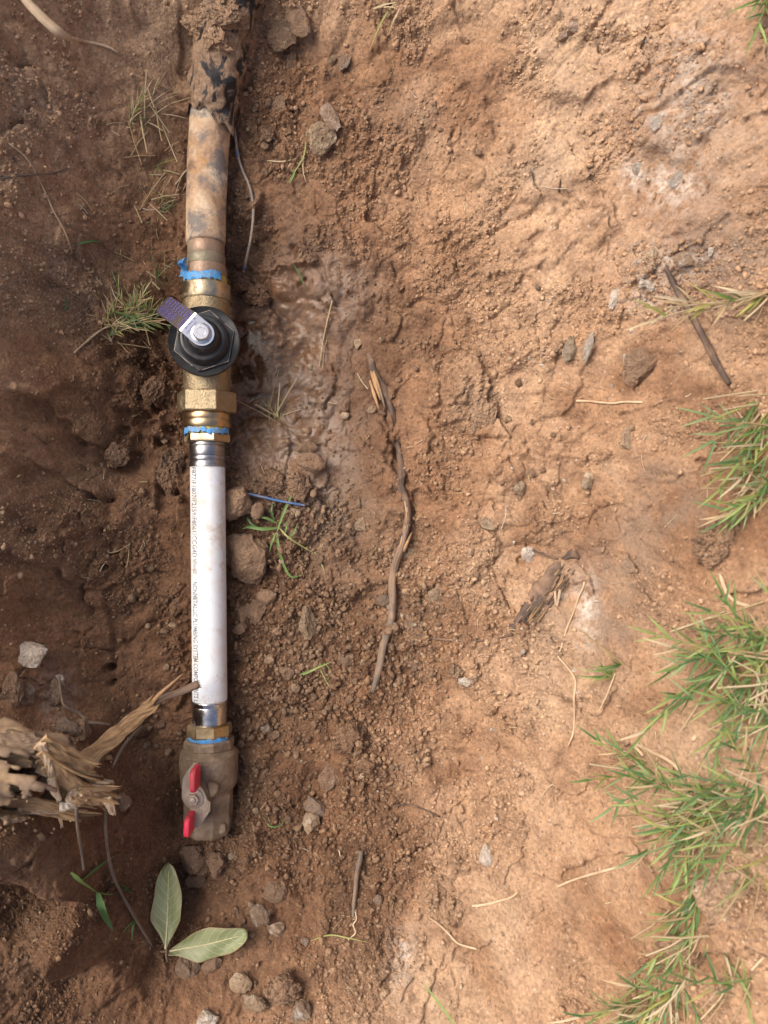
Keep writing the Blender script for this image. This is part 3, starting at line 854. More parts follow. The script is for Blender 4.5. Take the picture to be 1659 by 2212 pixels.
# old pipe
pp = [(444.5,528,0,41),(444.5,520,0,42.5),(445,480,.001,42.5),(446,430,.002,42.5),(448,370,.004,43),(451,310,.006,43.5),(456,250,.008,44),(463,190,.011,44),(475,100,.016,44),(497,0,.024,44),(518,-90,.03,44),(548,-230,.036,44)]
pts = resample([P(a, b, c) for a, b, c, r in pp], 6)
rr = np.interp(np.linspace(0, len(pp) - 1, len(pts)), range(len(pp)), [r * K for *_, r in pp])
V, F_, A_ = tube(pts, rr, 40, 5, 0.010)
o = link("old_pipe", mesh_from("old_pipe", V, F_), M['old_pipe'], line); part(o, "corroded tan and grey old metal pipe")
# tarred wrap, torn lower edge, wrinkled
wp = [(457,258,.010,46.5),(460,225,.013,49),(465,180,.016,52),(472,130,.019,54),(480,80,.022,55),(493,20,.028,55),(506,-40,.034,55),(518,-90,.038,55),(548,-230,.042,52)]
pts = resample([P(a, b, c) for a, b, c, r in wp], 8)
rr = np.interp(np.linspace(0, len(wp) - 1, len(pts)), range(len(wp)), [r * K for *_, r in wp])
nW = 56
V, F_, A_ = tube(pts, rr, nW, 6, 0.0, cap=False)
V2 = []
for i, v in enumerate(V):
    ring_i, k = divmod(i, nW); a = 2 * math.pi * k / nW
    c = pts[ring_i]; d = (v - c)
    w = 0.05 * math.sin(3 * a + ring_i * .34) + 0.05 * math.sin(5 * a - ring_i * .5 + 1) + 0.03 * math.sin(9 * a + ring_i * .9) + random.uniform(-.012, .012)
    q = c + d * (1 + w)
    if ring_i < 7:     # ragged lower edge slanting down to the right
        q.y -= (0.004 * math.sin(2 * a + 1) + 0.003 * math.sin(7 * a) + 0.005 * math.cos(a)) * (1 - ring_i / 7)
    V2.append(q)
o = link("tar_wrap", mesh_from("tar_wrap", V2, F_), M['wrap'], line); part(o, "wrinkled black tar wrap crusted with soil")

lathe("adapter_sleeve", [(524,38),(526,39.5),(550,39.5),(553,38)], M['copper_old'], CU, parent=line)
lathe("adapter_sleeve", [(551,38),(555,40.5),(562,41.5),(570,41),(577,39.5),(580,38)], M['verdigris'], CU, parent=line)
lathe("adapter_collar", [(575,40),(577,43.5),(583,44),(597,44),(603,42),(612,41),(616,41)], M['copper_old'], CU, n=16, rot=.2, parent=line, flat=False)

def tape_band(name, v0, v1, r, a0, a1, mat, parent, seed, flare=2.0, n=44, rows=5):
    """crumpled band of thread tape round the pipe between angles a0..a1 (radians, 0 = +x, pi/2 = up)"""
    rnd = random.Random(seed); V, F_ = [], []
    for j in range(rows):
        for k in range(n + 1):
            t = k / n; a = a0 + (a1 - a0) * t
            v = v0 + (v1 - v0) * j / (rows - 1) + (rnd.uniform(-1, 1) * 2.6 + 2.2 * math.sin(t * 9 + seed) + 1.2 * math.sin(t * 31 + seed)) * (1 if j in (0, rows - 1) else .3)
            rad_ = (r + rnd.uniform(0, flare)) * K
            V.append(((CU(v) - 829.5) * K + rad_ * math.cos(a), (1106 - v) * K, rad_ * math.sin(a)))
    for j in range(rows - 1):
        for k in range(n):
            i = j * (n + 1) + k
            F_.append((i, i + 1, i + n + 2, i + n + 1))
    o = link(name, mesh_from(name, V, F_), mat, parent)
    md = o.modifiers.new("thick", 'SOLIDIFY'); md.thickness = 0.0006
    return o
lathe("thread_paste", [(598,41.8),(603,43.2),(612,43.2),(618,42.5)], M['yellow_paste'], CU, n=48, rough=.02, parent=line)
tape_band("thread_tape", 597, 615, 44.5, math.pi * .98, math.pi * .20, M['blue_tape'], line, 3, 2.4)
# torn tape flag on the left
V = [P(404,556,.012),P(399,556,.016),P(385,566,.02),P(382,571,.018),P(389,575,.01),P(389,592,.004),P(386,598,.0),P(397,596,.008),P(403,584,.01),P(404,575,.016),P(394,568,.02)]
o = link("tape_scrap", mesh_from("tape_scrap", V, [(0,1,10),(1,2,10),(2,3,10),(3,4,10),(4,9,10),(0,10,9),(4,5,8,9),(5,6,7,8)]), M['blue_tape'], line, False)
md = o.modifiers.new("sub", 'SUBSURF'); md.levels = md.render_levels = 2; md.subdivision_type = 'SIMPLE'
dt = bpy.data.textures.new("crumple", 'CLOUDS'); dt.noise_scale = 0.006
md = o.modifiers.new("crumple", 'DISPLACE'); md.texture = dt; md.strength = 0.004; md.texture_coords = 'GLOBAL'
md = o.modifiers.new("thick", 'SOLIDIFY'); md.thickness = 0.0004

# upper ball valve
body = lathe("ball_valve", [(650,48),(652,49.5),(660,50),(690,49.5),(720,51),(754,53),(790,51),(820,49.5),(846,49.5),(850,48)], M['brass_cast'], CU, n=64, parent=line)
body["label"] = "brass ball valve with black cap and flat metal handle"
lathe("end_ring", [(616,46),(618,51.5),(620,52.5),(648,52.5),(651,51),(652,48)], M['brass'], CU, n=28, rot=.1, parent=body)
# union nut: hexagon, flat facing up, with a taper at both ends
def hexnut(name, v0, v1, R, mat, parent, ch=3.0, n=6, rot=0.0, r_in=None):
    nn = n
    prof = [(v0, R - ch), (v0 + ch * .8, R), (v1 - ch * .8, R), (v1, R - ch)]
    o = lathe(name, prof, mat, CU, n=nn, rot=rot, parent=parent, flat=True)
    md = o.modifiers.new("bev", 'BEVEL'); md.width = 0.0009; md.segments = 2; md.limit_method = 'ANGLE'; md.angle_limit = math.radians(20)
    return o
hexnut("union_nut", 848, 893, 64.5, M['brass_cast'], body)
lathe("union_tail", [(888,46),(894,50),(905,50.5),(908,49),(911,50.5),(921,50.5),(925,48.5),(927,44)], M['brass_tail'], CU, n=48, parent=body)
lathe("thread_paste", [(924,45),(926,46.5),(929,46),(938,44)], M['yellow_paste'], CU, n=48, rough=.01, parent=body)
tape_band("thread_tape", 928, 939, 46, math.pi * .97, math.pi * .03, M['blue_tape'], body, 8, 1.4)
hexnut("adapter_nut", 937, 957, 50, M['brass'], line, 3, 6)

def crimp(name, prof, mat):
    return lathe(name, prof, mat, CU, n=48, parent=line)
crimp("crimp_sleeve", [(955,35.5),(956,38),(962,38.5),(963.5,37.4),(965,38.5),(984,38.3),(986,37.3),(988,38.2),(994,38.2),(996,37.2),(998,38.3),(1003,38.8),(1008,40),(1009,38.6),(1009,36)], M['steel_dark'])
wpipe = lathe("white_pipe", [(1002,36.6),(1008,37),(1015,37.1)] + [(v, 37.1) for v in range(1060, 1500, 60)] + [(1505,37),(1518,36.6)], M['white'], CU, n=56, parent=line)
wpipe["label"] = "white plastic pipe with grey printed lettering"
crimp("crimp_sleeve", [(1511,37.4),(1512,39.6),(1514,40),(1517,38.4),(1521,38.1),(1523,37.2),(1526,38),(1545,37.6),(1548,36.8),(1552,37.4),(1558,37.0),(1563,36.6),(1564,34)], M['steel'])

# printed lettering wrapped on the pipe
def wrapped_text(txt, v0, v1, height_units, theta, r_units, mat, parent, flip=False):
    cu_ = bpy.data.curves.new("lettering", 'FONT'); cu_.body = txt; cu_.size = 1.0; cu_.resolution_u = 2; cu_.offset = 0.022
    to = bpy.data.objects.new("lettering", cu_); COL.objects.link(to)
    dg = bpy.context.evaluated_depsgraph_get()
    me = bpy.data.meshes.new_from_object(to.evaluated_get(dg))
    bpy.data.objects.remove(to)
    bm = bmesh.new(); bm.from_mesh(me)
    for yy in np.linspace(-0.1, 0.8, 8):
        bmesh.ops.bisect_plane(bm, geom=bm.verts[:] + bm.edges[:] + bm.faces[:], plane_co=(0, yy, 0), plane_no=(0, 1, 0))
    x0 = min(v.co.x for v in bm.verts); x1 = max(v.co.x for v in bm.verts)
    for v in bm.verts:
        t = (v.co.x - x0) / (x1 - x0)
        vv = v0 + (v1 - v0) * t
        hh = (v.co.y - 0.34) / 0.69 * height_units          # letter tops to the right
        a = theta - hh / r_units
        rr_ = (r_units + 0.35) * K
        v.co = ((CU(vv) - 829.5) * K + rr_ * math.cos(a), (1106 - vv) * K, rr_ * math.sin(a))
    bm.to_mesh(me); bm.free()
    return link("lettering", me, mat, parent, False)
TH = math.pi / 2 + 0.66
wrapped_text("F877/F1807/F2159/F8061/CCG4D", 1011, 1202, 14, TH, 37.1, M['print_grey'], wpipe)
wrapped_text("NONMETALLIC PLUMBING SYSTEM COMPONENTS LI", 1254, 1512, 14, TH, 37.1, M['print_grey'], wpipe)
wrapped_text("NSFpw", 1206, 1224, 11, TH - .03, 37.1, M['print_grey'], wpipe)
def ring_mark(vc, theta, r_out, r_in, r_units, mat, parent):
    V, F_ = [], []
    for k in range(24):
        a = 2 * math.pi * k / 24
        for r in (r_out, r_in):
            th = theta - r * math.sin(a) / r_units; vv = vc + r * math.cos(a); R = (r_units + .35) * K
            V.append(((CU(vv) - 829.5) * K + R * math.cos(th), (1106 - vv) * K, R * math.sin(th)))
    for k in range(24):
        k2 = (k + 1) % 24
        F_.append((2 * k, 2 * k + 1, 2 * k2 + 1, 2 * k2))
    return link("certification_ring", mesh_from("certification_ring", V, F_), mat, parent, False)
ring_mark(1232, TH - .03, 6.2, 5.0, 37.1, M['print_grey'], wpipe)
wrapped_text("UPC", 1228, 1236, 6, TH - .03, 37.1, M['print_grey'], wpipe)

# ---- bonnet and handle of the upper valve, in a local frame rolled about the pipe
LF = Matrix.Translation(P(447, 754, 0)) @ Matrix.Rotation(math.radians(9), 4, 'Y')
def disc_stack(name, prof, n, mat, parent, frame=LF, rot=0.0, flat=False, sx=1.0):
    V, F_ = [], []
    for (r, z) in prof:
        for k in range(n):
            a = 2 * math.pi * k / n + rot
            V.append(frame @ Vector((r * sx * math.cos(a), r * math.sin(a), z)))
    m = len(prof)
    for i in range(m - 1):
        for k in range(n):
            k2 = (k + 1) % n
            F_.append((i * n + k, i * n + k2, (i + 1) * n + k2, (i + 1) * n + k))
    F_.append(tuple(range(n - 1, -1, -1))); F_.append(tuple((m - 1) * n + k for k in range(n)))
    me = mesh_from(name, V, F_)
    bm = bmesh.new(); bm.from_mesh(me); bmesh.ops.recalc_face_normals(bm, faces=bm.faces); bm.to_mesh(me); bm.free()
    o = link(name, me, mat, parent, not flat)
    if not flat:
        try: me.set_sharp_from_angle(angle=math.radians(42))
        except Exception: pass
    return o
mm = 0.001
disc_stack("cap_flange", [(20*mm,18*mm),(26*mm,21*mm),(28.2*mm,26*mm),(28.6*mm,30*mm),(28*mm,31.2*mm),(26.6*mm,30.4*mm),(20*mm,29*mm)], 64, M['rubber'], body)
hx = disc_stack("cap_hexagon", [(25.4*mm,28.5*mm),(25.6*mm,31*mm),(24.8*mm,32.0*mm),(19*mm,32.2*mm)], 6, M['rubber'], body, rot=.35, flat=True)
md = hx.modifiers.new("bev", 'BEVEL'); md.width = 0.0006; md.segments = 2
# pale worn edge of the hexagon
V, F_ = [], []
for k in range(6):
    a = 2 * math.pi * k / 6 + .35; b_ = 2 * math.pi * (k + 1) / 6 + .35
    for t in np.linspace(0, 1, 9)[:-1]:
        p = Vector((math.cos(a), math.sin(a), 0)).lerp(Vector((math.cos(b_), math.sin(b_), 0)), t)
        w = random.uniform(.15, .5)
        for r in (25.1 - w, 25.1 + w * .4):
            V.append(LF @ Vector((p.x * r * mm, p.y * r * mm, 32.35 * mm)))
nV = len(V) // 2
F_ = [(2 * k, 2 * k + 1, 2 * ((k + 1) % nV) + 1, 2 * ((k + 1) % nV)) for k in range(nV) if k not in (3, 4, 12, 13, 14, 15, 30, 31, 32)]
link("worn_edge", mesh_from("worn_edge", V, F_), M['rim_dust'], body, False)
disc_stack("cap_dome", [(20.5*mm,31*mm),(20.3*mm,34*mm),(19.2*mm,38*mm),(18.2*mm,41*mm),(17.6*mm,42.4*mm),(16.2*mm,43*mm),(14.6*mm,42.6*mm),(13.6*mm,43.4*mm),(12.8*mm,47*mm),(12.2*mm,51*mm),(11.0*mm,53*mm),(8*mm,53.6*mm)], 56, M['rubber'], body)
disc_stack("stem", [(5.4*mm,50*mm),(5.4*mm,58*mm)], 24, M['bolt'], body)
# handle: flat plate, bent down past the cap; local axis along hd
HF = LF @ Matrix.Translation((0, 0, 55.5 * mm)) @ Matrix.Rotation(math.radians(90 + 50), 4, 'Z')     # +X local = towards the tip
bend = math.radians(33); xb = 13 * mm; tip = 46 * mm; hw = 9.6 * mm; th_ = 2.2 * mm
def hpt(x, y, z):
    if x > xb:
        d = x - xb
        return HF @ Vector((xb + d * math.cos(bend) + z * math.sin(bend), y, z - d * math.sin(bend) + z * (math.cos(bend) - 1)))
    return HF @ Vector((x, y, z))
out = []
for k in range(13):
    a = math.pi / 2 + math.pi * k / 12
    out.append((hw * 1.04 * math.cos(a), hw * math.sin(a)))
for x in np.linspace(3 * mm, tip - 4 * mm, 12): out.append((x, -hw * (1 - 0.04 * x / tip)))
for k in range(7):
    a = -math.pi / 2 + math.pi / 2 * k / 6
    out.append((tip - 4 * mm + 4 * mm * math.cos(a), -hw * .96 + 4 * mm + 4 * mm * math.sin(a)))
for k in range(7):
    a = math.pi / 2 * k / 6
    out.append((tip - 4 * mm + 4 * mm * math.cos(a), hw * .96 - 4 * mm + 4 * mm * math.sin(a)))
for x in np.linspace(tip - 4 * mm, 3 * mm, 12): out.append((x, hw * (1 - 0.04 * x / tip)))
# strips across so the bend has real edges
def half_w(x):
    if x < 0: return math.sqrt(max(hw * hw - x * x, 0))
    if x > tip - 4 * mm: return hw * .89 - 4 * mm + math.sqrt(max((4 * mm) ** 2 - (x - tip + 4 * mm) ** 2, 0))
    return hw * (1 - 0.12 * x / tip)
xsamp = list(-hw * np.cos(np.linspace(0, math.pi / 2, 10)) * .999) + list(np.linspace(1.5 * mm, xb - 1.2 * mm, 6)) + list(np.linspace(xb - .8 * mm, xb + .8 * mm, 4)) + list(np.linspace(xb + 1.5 * mm, tip - 4 * mm, 8)) + list(tip - 4 * mm + 4 * mm * np.sin(np.linspace(0.15, math.pi / 2, 8)) * .999)
V, F_ = [], []
for x in xsamp:
    w = half_w(x)
    for (yy, zz) in ((-w, 0), (w, 0), (w, th_), (-w, th_)): V.append(hpt(x, yy, zz))
for i in range(len(xsamp) - 1):
    for k in range(4):
        k2 = (k + 1) % 4
        F_.append((i * 4 + k, i * 4 + k2, (i + 1) * 4 + k2, (i + 1) * 4 + k))
F_.append((3, 2, 1, 0)); q = (len(xsamp) - 1) * 4; F_.append((q, q + 1, q + 2, q + 3))
hm = mesh_from("handle", V, F_)
bm = bmesh.new(); bm.from_mesh(hm); bmesh.ops.recalc_face_normals(bm, faces=bm.faces); bm.to_mesh(hm); bm.free()
o = link("handle", hm, M['plate'], body, False); o["label"] = "flat silver handle plate with blue print"
md = o.modifiers.new("bev", 'BEVEL'); md.width = 0.0005; md.segments = 2; md.limit_method = 'ANGLE'; md.angle_limit = math.radians(30)
# print on the plate: boxes, columns of small type, logo
PV_, PF_ = [], []
def quad(x0, y0, x1, y1):
    i = len(PV_)
    for (x, y) in ((x0, y0), (x1, y0), (x1, y1), (x0, y1)): PV_.append(hpt(x * mm, y * mm, th_ + 0.12 * mm))
    PF_.append((i, i + 1, i + 2, i + 3))
def box_outline(x0, y0, x1, y1, w=.22):
    quad(x0, y0, x1, y0 + w); quad(x0, y1 - w, x1, y1); quad(x0, y0 + w, x0 + w, y1 - w); quad(x1 - w, y0 + w, x1, y1 - w)
rr_ = random.Random(4)
for r in range(4):
    for c in range(2):
        x0, y0 = 39.5 - r * 4.9, 0.4 + c * 3.8
        box_outline(x0, y0, x0 + 3.9, y0 + 3.4, .34)
        for k in range(2): quad(x0 + 1.2, y0 + .9 + k * 1.1, x0 + 2.7, y0 + 1.5 + k * 1.1)
for r in range(8):
    x0 = 41.5 - r * 3.3
    y = -8
    while y < -0.6:
        L = rr_.uniform(.5, 1.3); quad(x0, y, x0 + 1.5, min(y + L, -.4)); y += L + rr_.uniform(.3, .6)
for x0, ya, yb in ((16.0, -7.4, 7.4), (13.9, -6.5, 7.4)):
    y = ya
    while y < yb:
        L = rr_.uniform(.6, 1.5); quad(x0, y, x0 + 1.1, min(y + L, yb)); y += L + .3
link("handle_print", mesh_from("handle_print", PV_, PF_), M['print_blue'], body, False)
def plate_text(txt, x, y0, y1, size):
    cu_ = bpy.data.curves.new("handle_lettering", 'FONT'); cu_.body = txt; cu_.size = 1.0; cu_.resolution_u = 2
    to = bpy.data.objects.new("tmp", cu_); COL.objects.link(to)
    me = bpy.data.meshes.new_from_object(to.evaluated_get(bpy.context.evaluated_depsgraph_get()))
    bpy.data.objects.remove(to)
    x0 = min(v.co.x for v in me.vertices); x1 = max(v.co.x for v in me.vertices)
    for v in me.vertices:
        t = (v.co.x - x0) / (x1 - x0)
        v.co = hpt((x - v.co.y * size) * mm, (y0 + (y1 - y0) * t) * mm, th_ + .12 * mm)
    return link("handle_lettering", me, M['print_blue'], body, False)
plate_text("VALVE", 12.2, -3.0, 5.6, 2.6)
plate_text("LEGEND", 9.2, -4.2, 7.6, 2.8)
# chevron marks
for dx in (0, 1.6):
    i = len(PV_)
    V = [hpt((12.6 + a - dx) * mm, (b - 6.0) * mm, th_ + .12 * mm) for a, b in ((0, 0), (1.3, .9), (0, 1.8), (-.7, 1.8), (.6, .9), (-.7, 0))]
    link("handle_mark", mesh_from("handle_mark", V, [(0, 1, 4, 5), (1, 2, 3, 4)]), M['print_blue'], body, False)
BF = LF @ Matrix.Translation((0, 0, 55.5 * mm + th_))
disc_stack("washer", [(8.0*mm,0),(8.0*mm,1.0*mm),(7.6*mm,1.3*mm)], 32, M['bolt'], body, frame=BF)
bh_ = disc_stack("bolt_head", [(7.2*mm,1.0*mm),(7.3*mm,5.2*mm),(6.2*mm,6.4*mm)], 6, M['bolt'], body, frame=BF, rot=.2, flat=True)
md = bh_.modifiers.new("bev", 'BEVEL'); md.width = 0.0006; md.segments = 2
disc_stack("bolt_face", [(5.9*mm,6.3*mm),(5.7*mm,6.9*mm),(3.2*mm,6.9*mm),(3.0*mm,6.6*mm)], 32, M['bolt'], body, frame=BF)
def face_text(txt, rot, rr0):
    cu_ = bpy.data.curves.new("bolt_lettering", 'FONT'); cu_.body = txt; cu_.size = 2.0; cu_.extrude = 0.1; cu_.align_x = 'CENTER'; cu_.resolution_u = 2
    to = bpy.data.objects.new("tmp", cu_); COL.objects.link(to)
    me = bpy.data.meshes.new_from_object(to.evaluated_get(bpy.context.evaluated_depsgraph_get()))
    bpy.data.objects.remove(to)
    me.transform(BF @ Matrix.Rotation(rot, 4, 'Z') @ Matrix.Translation((0, rr0 * mm, 6.95 * mm)) @ Matrix.Scale(mm, 4))
    return link("bolt_lettering", me, M['bolt'], body, False)
face_text("THE", -1.35, 3.5)

# ---- lower valve, caked in mud
lathe("adapter_nut", [(1561,44),(1563,47.5),(1583,48.5),(1588,46),(1590,42)], M['brass_dirty'], CU, n=8, rot=.39, parent=line, flat=True)
tape_band("thread_tape", 1586, 1599, 43.5, math.pi * .93, math.pi * .10, M['blue_tape'], line, 12, 1.6)
def muddy_body():
    prof = [(1586,42),(1592,44),(1594,50.5),(1597,52.5),(1611,52.5),(1613,50.5),(1616,51),(1620,57),(1624,61),(1634,62),(1660,61.5),(1684,60.5),(1694,58.5),(1700,54),(1702,50.5),(1706,50),(1710,51.5),(1750,51),(1775,50.5),(1790,49),(1797,45),(1801,36)]
    n_ = 48; V, F_ = [], []
    pr = []
    for a, b in zip(prof[:-1], prof[1:]):
        for t in np.linspace(0, 1, 4)[:-1]: pr.append((a[0] + (b[0] - a[0]) * t, a[1] + (b[1] - a[1]) * t))
    pr.append(prof[-1])
    for (v, r) in pr:
        for k in range(n_):
            a = 2 * math.pi * k / n_
            ang = (a + math.pi / 8) % (math.pi / 4) - math.pi / 8
            octo = 1 / math.cos(ang) * .955 if (v > 1706 or v < 1612) else 1.0
            q = r * octo * (1 + .008 * math.sin(3 * a + v * .11) + .007 * math.sin(7 * a - v * .21) + random.uniform(-.006, .006)) * K
            V.append(((CU(v) - 830.5) * K + q * math.cos(a), (1106 - v) * K, q * math.sin(a)))
    m = len(pr)
    for i in range(m - 1):
        for k in range(n_):
            k2 = (k + 1) % n_
            F_.append((i * n_ + k, (i + 1) * n_ + k, (i + 1) * n_ + k2, i * n_ + k2))
    F_.append(tuple(range(n_))); F_.append(tuple((m - 1) * n_ + k for k in range(n_ - 1, -1, -1)))
    me = mesh_from("shutoff_valve", V, F_)
    bm = bmesh.new(); bm.from_mesh(me); bmesh.ops.recalc_face_normals(bm, faces=bm.faces); bm.to_mesh(me); bm.free()
    o = link("shutoff_valve", me, M['muddy_valve'], line)
    try: me.set_sharp_from_angle(angle=math.radians(24))
    except Exception: pass
    o["label"] = "mud caked shutoff valve with red tipped butterfly handle"
    return o
sv = muddy_body()
def cpt(x, y, z):   # crop pixels of the handle close-up -> world at height z
    return P((520 + x / 6.9125) / 1.44666, (2380 + y / 6.9125) / 1.44666, z)
ZP = 0.031
outl = [(590,20),(440,215),(355,360),(335,560),(345,790),(385,890),(510,1015),(548,1130),(575,1300),(600,1440),(715,1410),(860,1200),(955,1050),(962,870),(900,835),(850,700),(800,590),(715,505),(672,480),(680,240),(690,30)]
def slab(name, poly, zb, zt, mat, parent, bev=0.0006):
    bm = bmesh.new()
    b_ = [bm.verts.new(p + Vector((0, 0, zb))) for p in poly]; t_ = [bm.verts.new(p + Vector((0, 0, zt))) for p in poly]
    bm.faces.new(t_); bm.faces.new(list(reversed(b_)))
    for k in range(len(poly)):
        k2 = (k + 1) % len(poly); bm.faces.new((b_[k], b_[k2], t_[k2], t_[k]))
    bmesh.ops.recalc_face_normals(bm, faces=bm.faces)
    me = bpy.data.meshes.new(name); bm.to_mesh(me); bm.free()
    o = link(name, me, mat, parent, False)
    md = o.modifiers.new("bev", 'BEVEL'); md.width = bev; md.segments = 2; md.limit_method = 'ANGLE'
    return o
def flatp(x, y, z=ZP): p = cpt(x, y, z); return Vector((p.x, p.y, z))
slab("handle_plate", [flatp(*q) for q in outl], -.0011, .0011, M['muddy_plate'], sv)
def grip(base, zlo, zhi, thick, parent):
    """red coated tab standing on the plate; base = two world points along the tab foot"""
    a, b_ = base
    d = (b_ - a).normalized(); nrm = Vector((-d.y, d.x, 0)); L = (b_ - a).length
    V, F_ = [], []
    rows, cols = 9, 15
    # rounded-rectangle outline in (along, up)
    outl_ = []
    h = zhi - zlo; r = min(h, L) * .33
    for (cx_, cy_, a0) in ((L - r, h - r, 0), (r, h - r, 90), (r * .6, r * .6, 180), (L - r * .6, r * .6, 270)):
        rr2 = r if cy_ > h / 2 else r * .6
        for k in range(6):
            an = math.radians(a0 + 90 * k / 5); outl_.append((cx_ + rr2 * math.cos(an), cy_ + rr2 * math.sin(an)))
    m_ = len(outl_)
    layers = [(-.5, .80), (-.42, .93), (-.2, 1.0), (.2, 1.0), (.42, .93), (.5, .80)]
    for (tt, sc_) in layers:
        for (x, y) in outl_:
            x2 = L / 2 + (x - L / 2) * (1 - (1 - sc_) * thick * 2 / L); y2 = h / 2 + (y - h / 2) * (1 - (1 - sc_) * thick * 2 / h)
            p = a + d * x2 + nrm * tt * thick; V.append(Vector((p.x, p.y, zlo + y2)))
    for i in range(len(layers) - 1):
        for k in range(m_):
            k2 = (k + 1) % m_
            F_.append((i * m_ + k, i * m_ + k2, (i + 1) * m_ + k2, (i + 1) * m_ + k))
    F_.append(tuple(range(m_ - 1, -1, -1))); F_.append(tuple((len(layers) - 1) * m_ + k for k in range(m_)))
    me = mesh_from("handle_grip", V, F_)
    bm = bmesh.new(); bm.from_mesh(me); bmesh.ops.recalc_face_normals(bm, faces=bm.faces); bm.to_mesh(me); bm.free()
    return link("handle_grip", me, M['red_grip'], parent)
def gpt(x, y, z): p = cpt(x, y, z); return Vector((p.x, p.y, 0))
# top edges are seen where the photo shows them; feet follow straight below
grip((gpt(570, 190, .049), gpt(560, 705, .049)), .031, .051, .0042, sv)
grip((gpt(455, 1215, .047), gpt(428, 1665, .047)), .026, .049, .0046, sv)
# strip of plate turned up into each tab
BN = Matrix.Translation(flatp(600, 790, ZP))
disc_stack("handle_washer", [(8.0*mm, .8*mm), (8.0*mm, 1.8*mm), (7.6*mm, 2.1*mm)], 32, M['muddy_plate'], sv, frame=BN)
hn = disc_stack("handle_nut", [(4.9*mm, 1.8*mm), (5.0*mm, 4.8*mm), (4.3*mm, 5.4*mm)], 6, M['muddy_plate'], sv, frame=BN, rot=.15, flat=True)
disc_stack("handle_stem", [(4.2*mm, -14*mm), (2.8*mm, 5*mm), (2.6*mm, 6.4*mm), (2*mm, 6.8*mm)], 20, M['muddy_plate'], sv, frame=BN)
disc_stack("stem_boss", [(13*mm, -14*mm), (12*mm, -6*mm), (10*mm, -2.5*mm)], 28, M['muddy_valve'], sv, frame=BN)
slab("stop_lug", [flatp(*q) for q in [(860,480),(1000,500),(1105,560),(1090,690),(1010,815),(900,830),(880,690)]], -.016, -.004, M['muddy_valve'], sv, .0014)
# broken hexagon end lump
slab("valve_end", [P(433,1786,0), P(446,1800,0), P(462,1799,0), P(480,1790,0), P(496,1786,0), P(494,1765,0), P(440,1765,0)], .004, .014, M['muddy_valve'], sv, .002)

# ------------------------------------------------------------------ tracer wires
def wire(pts, r, mat, label, name="tracer_wire", segs=()):
    rootp = pts[0].copy()
    t = thing(name, (0, 0, 0), label, "wire")
    tube_obj("sheath", pts, r, mat, 8, 3, 0.06, t, 8)
    return t
w = wire([P(498,235,.006), P(507,285,.000), P(514,335,-.006), P(524,368,-.008), P(538,400,-.010), P(546,435,-.012), P(547,470,-.014), P(541,520,-.018), P(534,552,-.024), P(526,590,-.036)], .0013, M['wire'], "grey dirt covered wire curving beside the corroded pipe")
for (a, b_) in (((511,322),(513,338)), ((538,534),(535,546)), ((531,566),(527,582))):
    z = {322: -.0052, 534: -.0205, 566: -.029}[a[1]]
    pa, pb = P(a[0], a[1], z + .0002), P(b_[0], b_[1], z - (.004 if a[1] > 500 else .0008))
    tube_obj("bare_blue_patch", [pa, pa.lerp(pb, .5), pb], .00145, M['wire_blue'], 8, 3, .03, w, 2)
w = wire([G(533,1066,.004), G(570,1074,.006), G(600,1081,.007), G(632,1087,.007), G(661,1092,.005)], .0012, M['wire_blue'], "short blue wire stub lying across grass right of white pipe")

# ------------------------------------------------------------------ roots and twigs
def ground_path(pts, lift):
    out = []
    for q in pts:
        p = G(q[0], q[1]); zz = lift + (q[2] if len(q) > 2 else 0)
        out.append(P(q[0], q[1], p.z + zz))
    return out
def root(name, pts, radii, mat, label, cat="root", lift=0.0, group=None, rough=.12, seed=1, n=10, k=5, squash=1.0):
    rp = ground_path(pts, lift)
    o = tube_obj(name, rp, [r * K for r in radii] if hasattr(radii, '__len__') else radii * K, mat, n, seed, rough, None, k, squash)
    return tag(o, label, cat, group)

# long central root: dark, peeled and grey stretches are parts of one root
lr = thing("long_root", (0, 0, 0), "long knotty root lying down the middle of the trench floor", "root")
path = [(770,712),(790,735),(800,775),(812,815),(830,845),(845,880),(853,930),(862,975),(868,1020),(866,1050),(878,1085),(880,1130),(868,1180),(855,1215),(848,1255),(848,1300),(846,1340),(830,1385),(820,1440),(806,1495)]
rads = [3,5,8,11,12,8,6,7,8,8,8,8.5,8.5,8,8.5,9,9,8.5,8.5,6.5]
lift = [-.004,-.003,-.001,.000,.000,-.002,-.0035,-.003,.000,.001,.003,.004,.004,.003,.003,.003,.003,.003,.002,-.002]
allp = [G(u, v, l) for (u, v), l in zip(path, lift)]
zsm = np.convolve(np.pad([p.z for p in allp], 1, mode='edge'), [.25, .5, .25], 'valid')
allp = [P(u, v, z) for (u, v), z in zip(path, zsm)]
for i0, i1, mat, sd_ in ((0, 13, 'root_dark', 3), (11, 17, 'root', 5), (15, 20, 'root_grey', 6)):
    tube_obj("root_stretch", allp[i0:i1], [r * K for r in rads[i0:i1]], M[mat], 14, sd_, .14, lr, 6)
tube_obj("peeled_strip", [p + Vector((-.0004, 0, .0012)) for p in allp[9:15]], [.0006, .0019, .0023, .0022, .0016, .0005], M['root_peeled'], 10, 9, .2, lr, 6)
tube_obj("peeled_strip", [p + Vector((.0008, 0, .0012)) for p in allp[13:16]], [.0005, .0022, .0006], M['root_peeled'], 10, 12, .2, lr, 6)
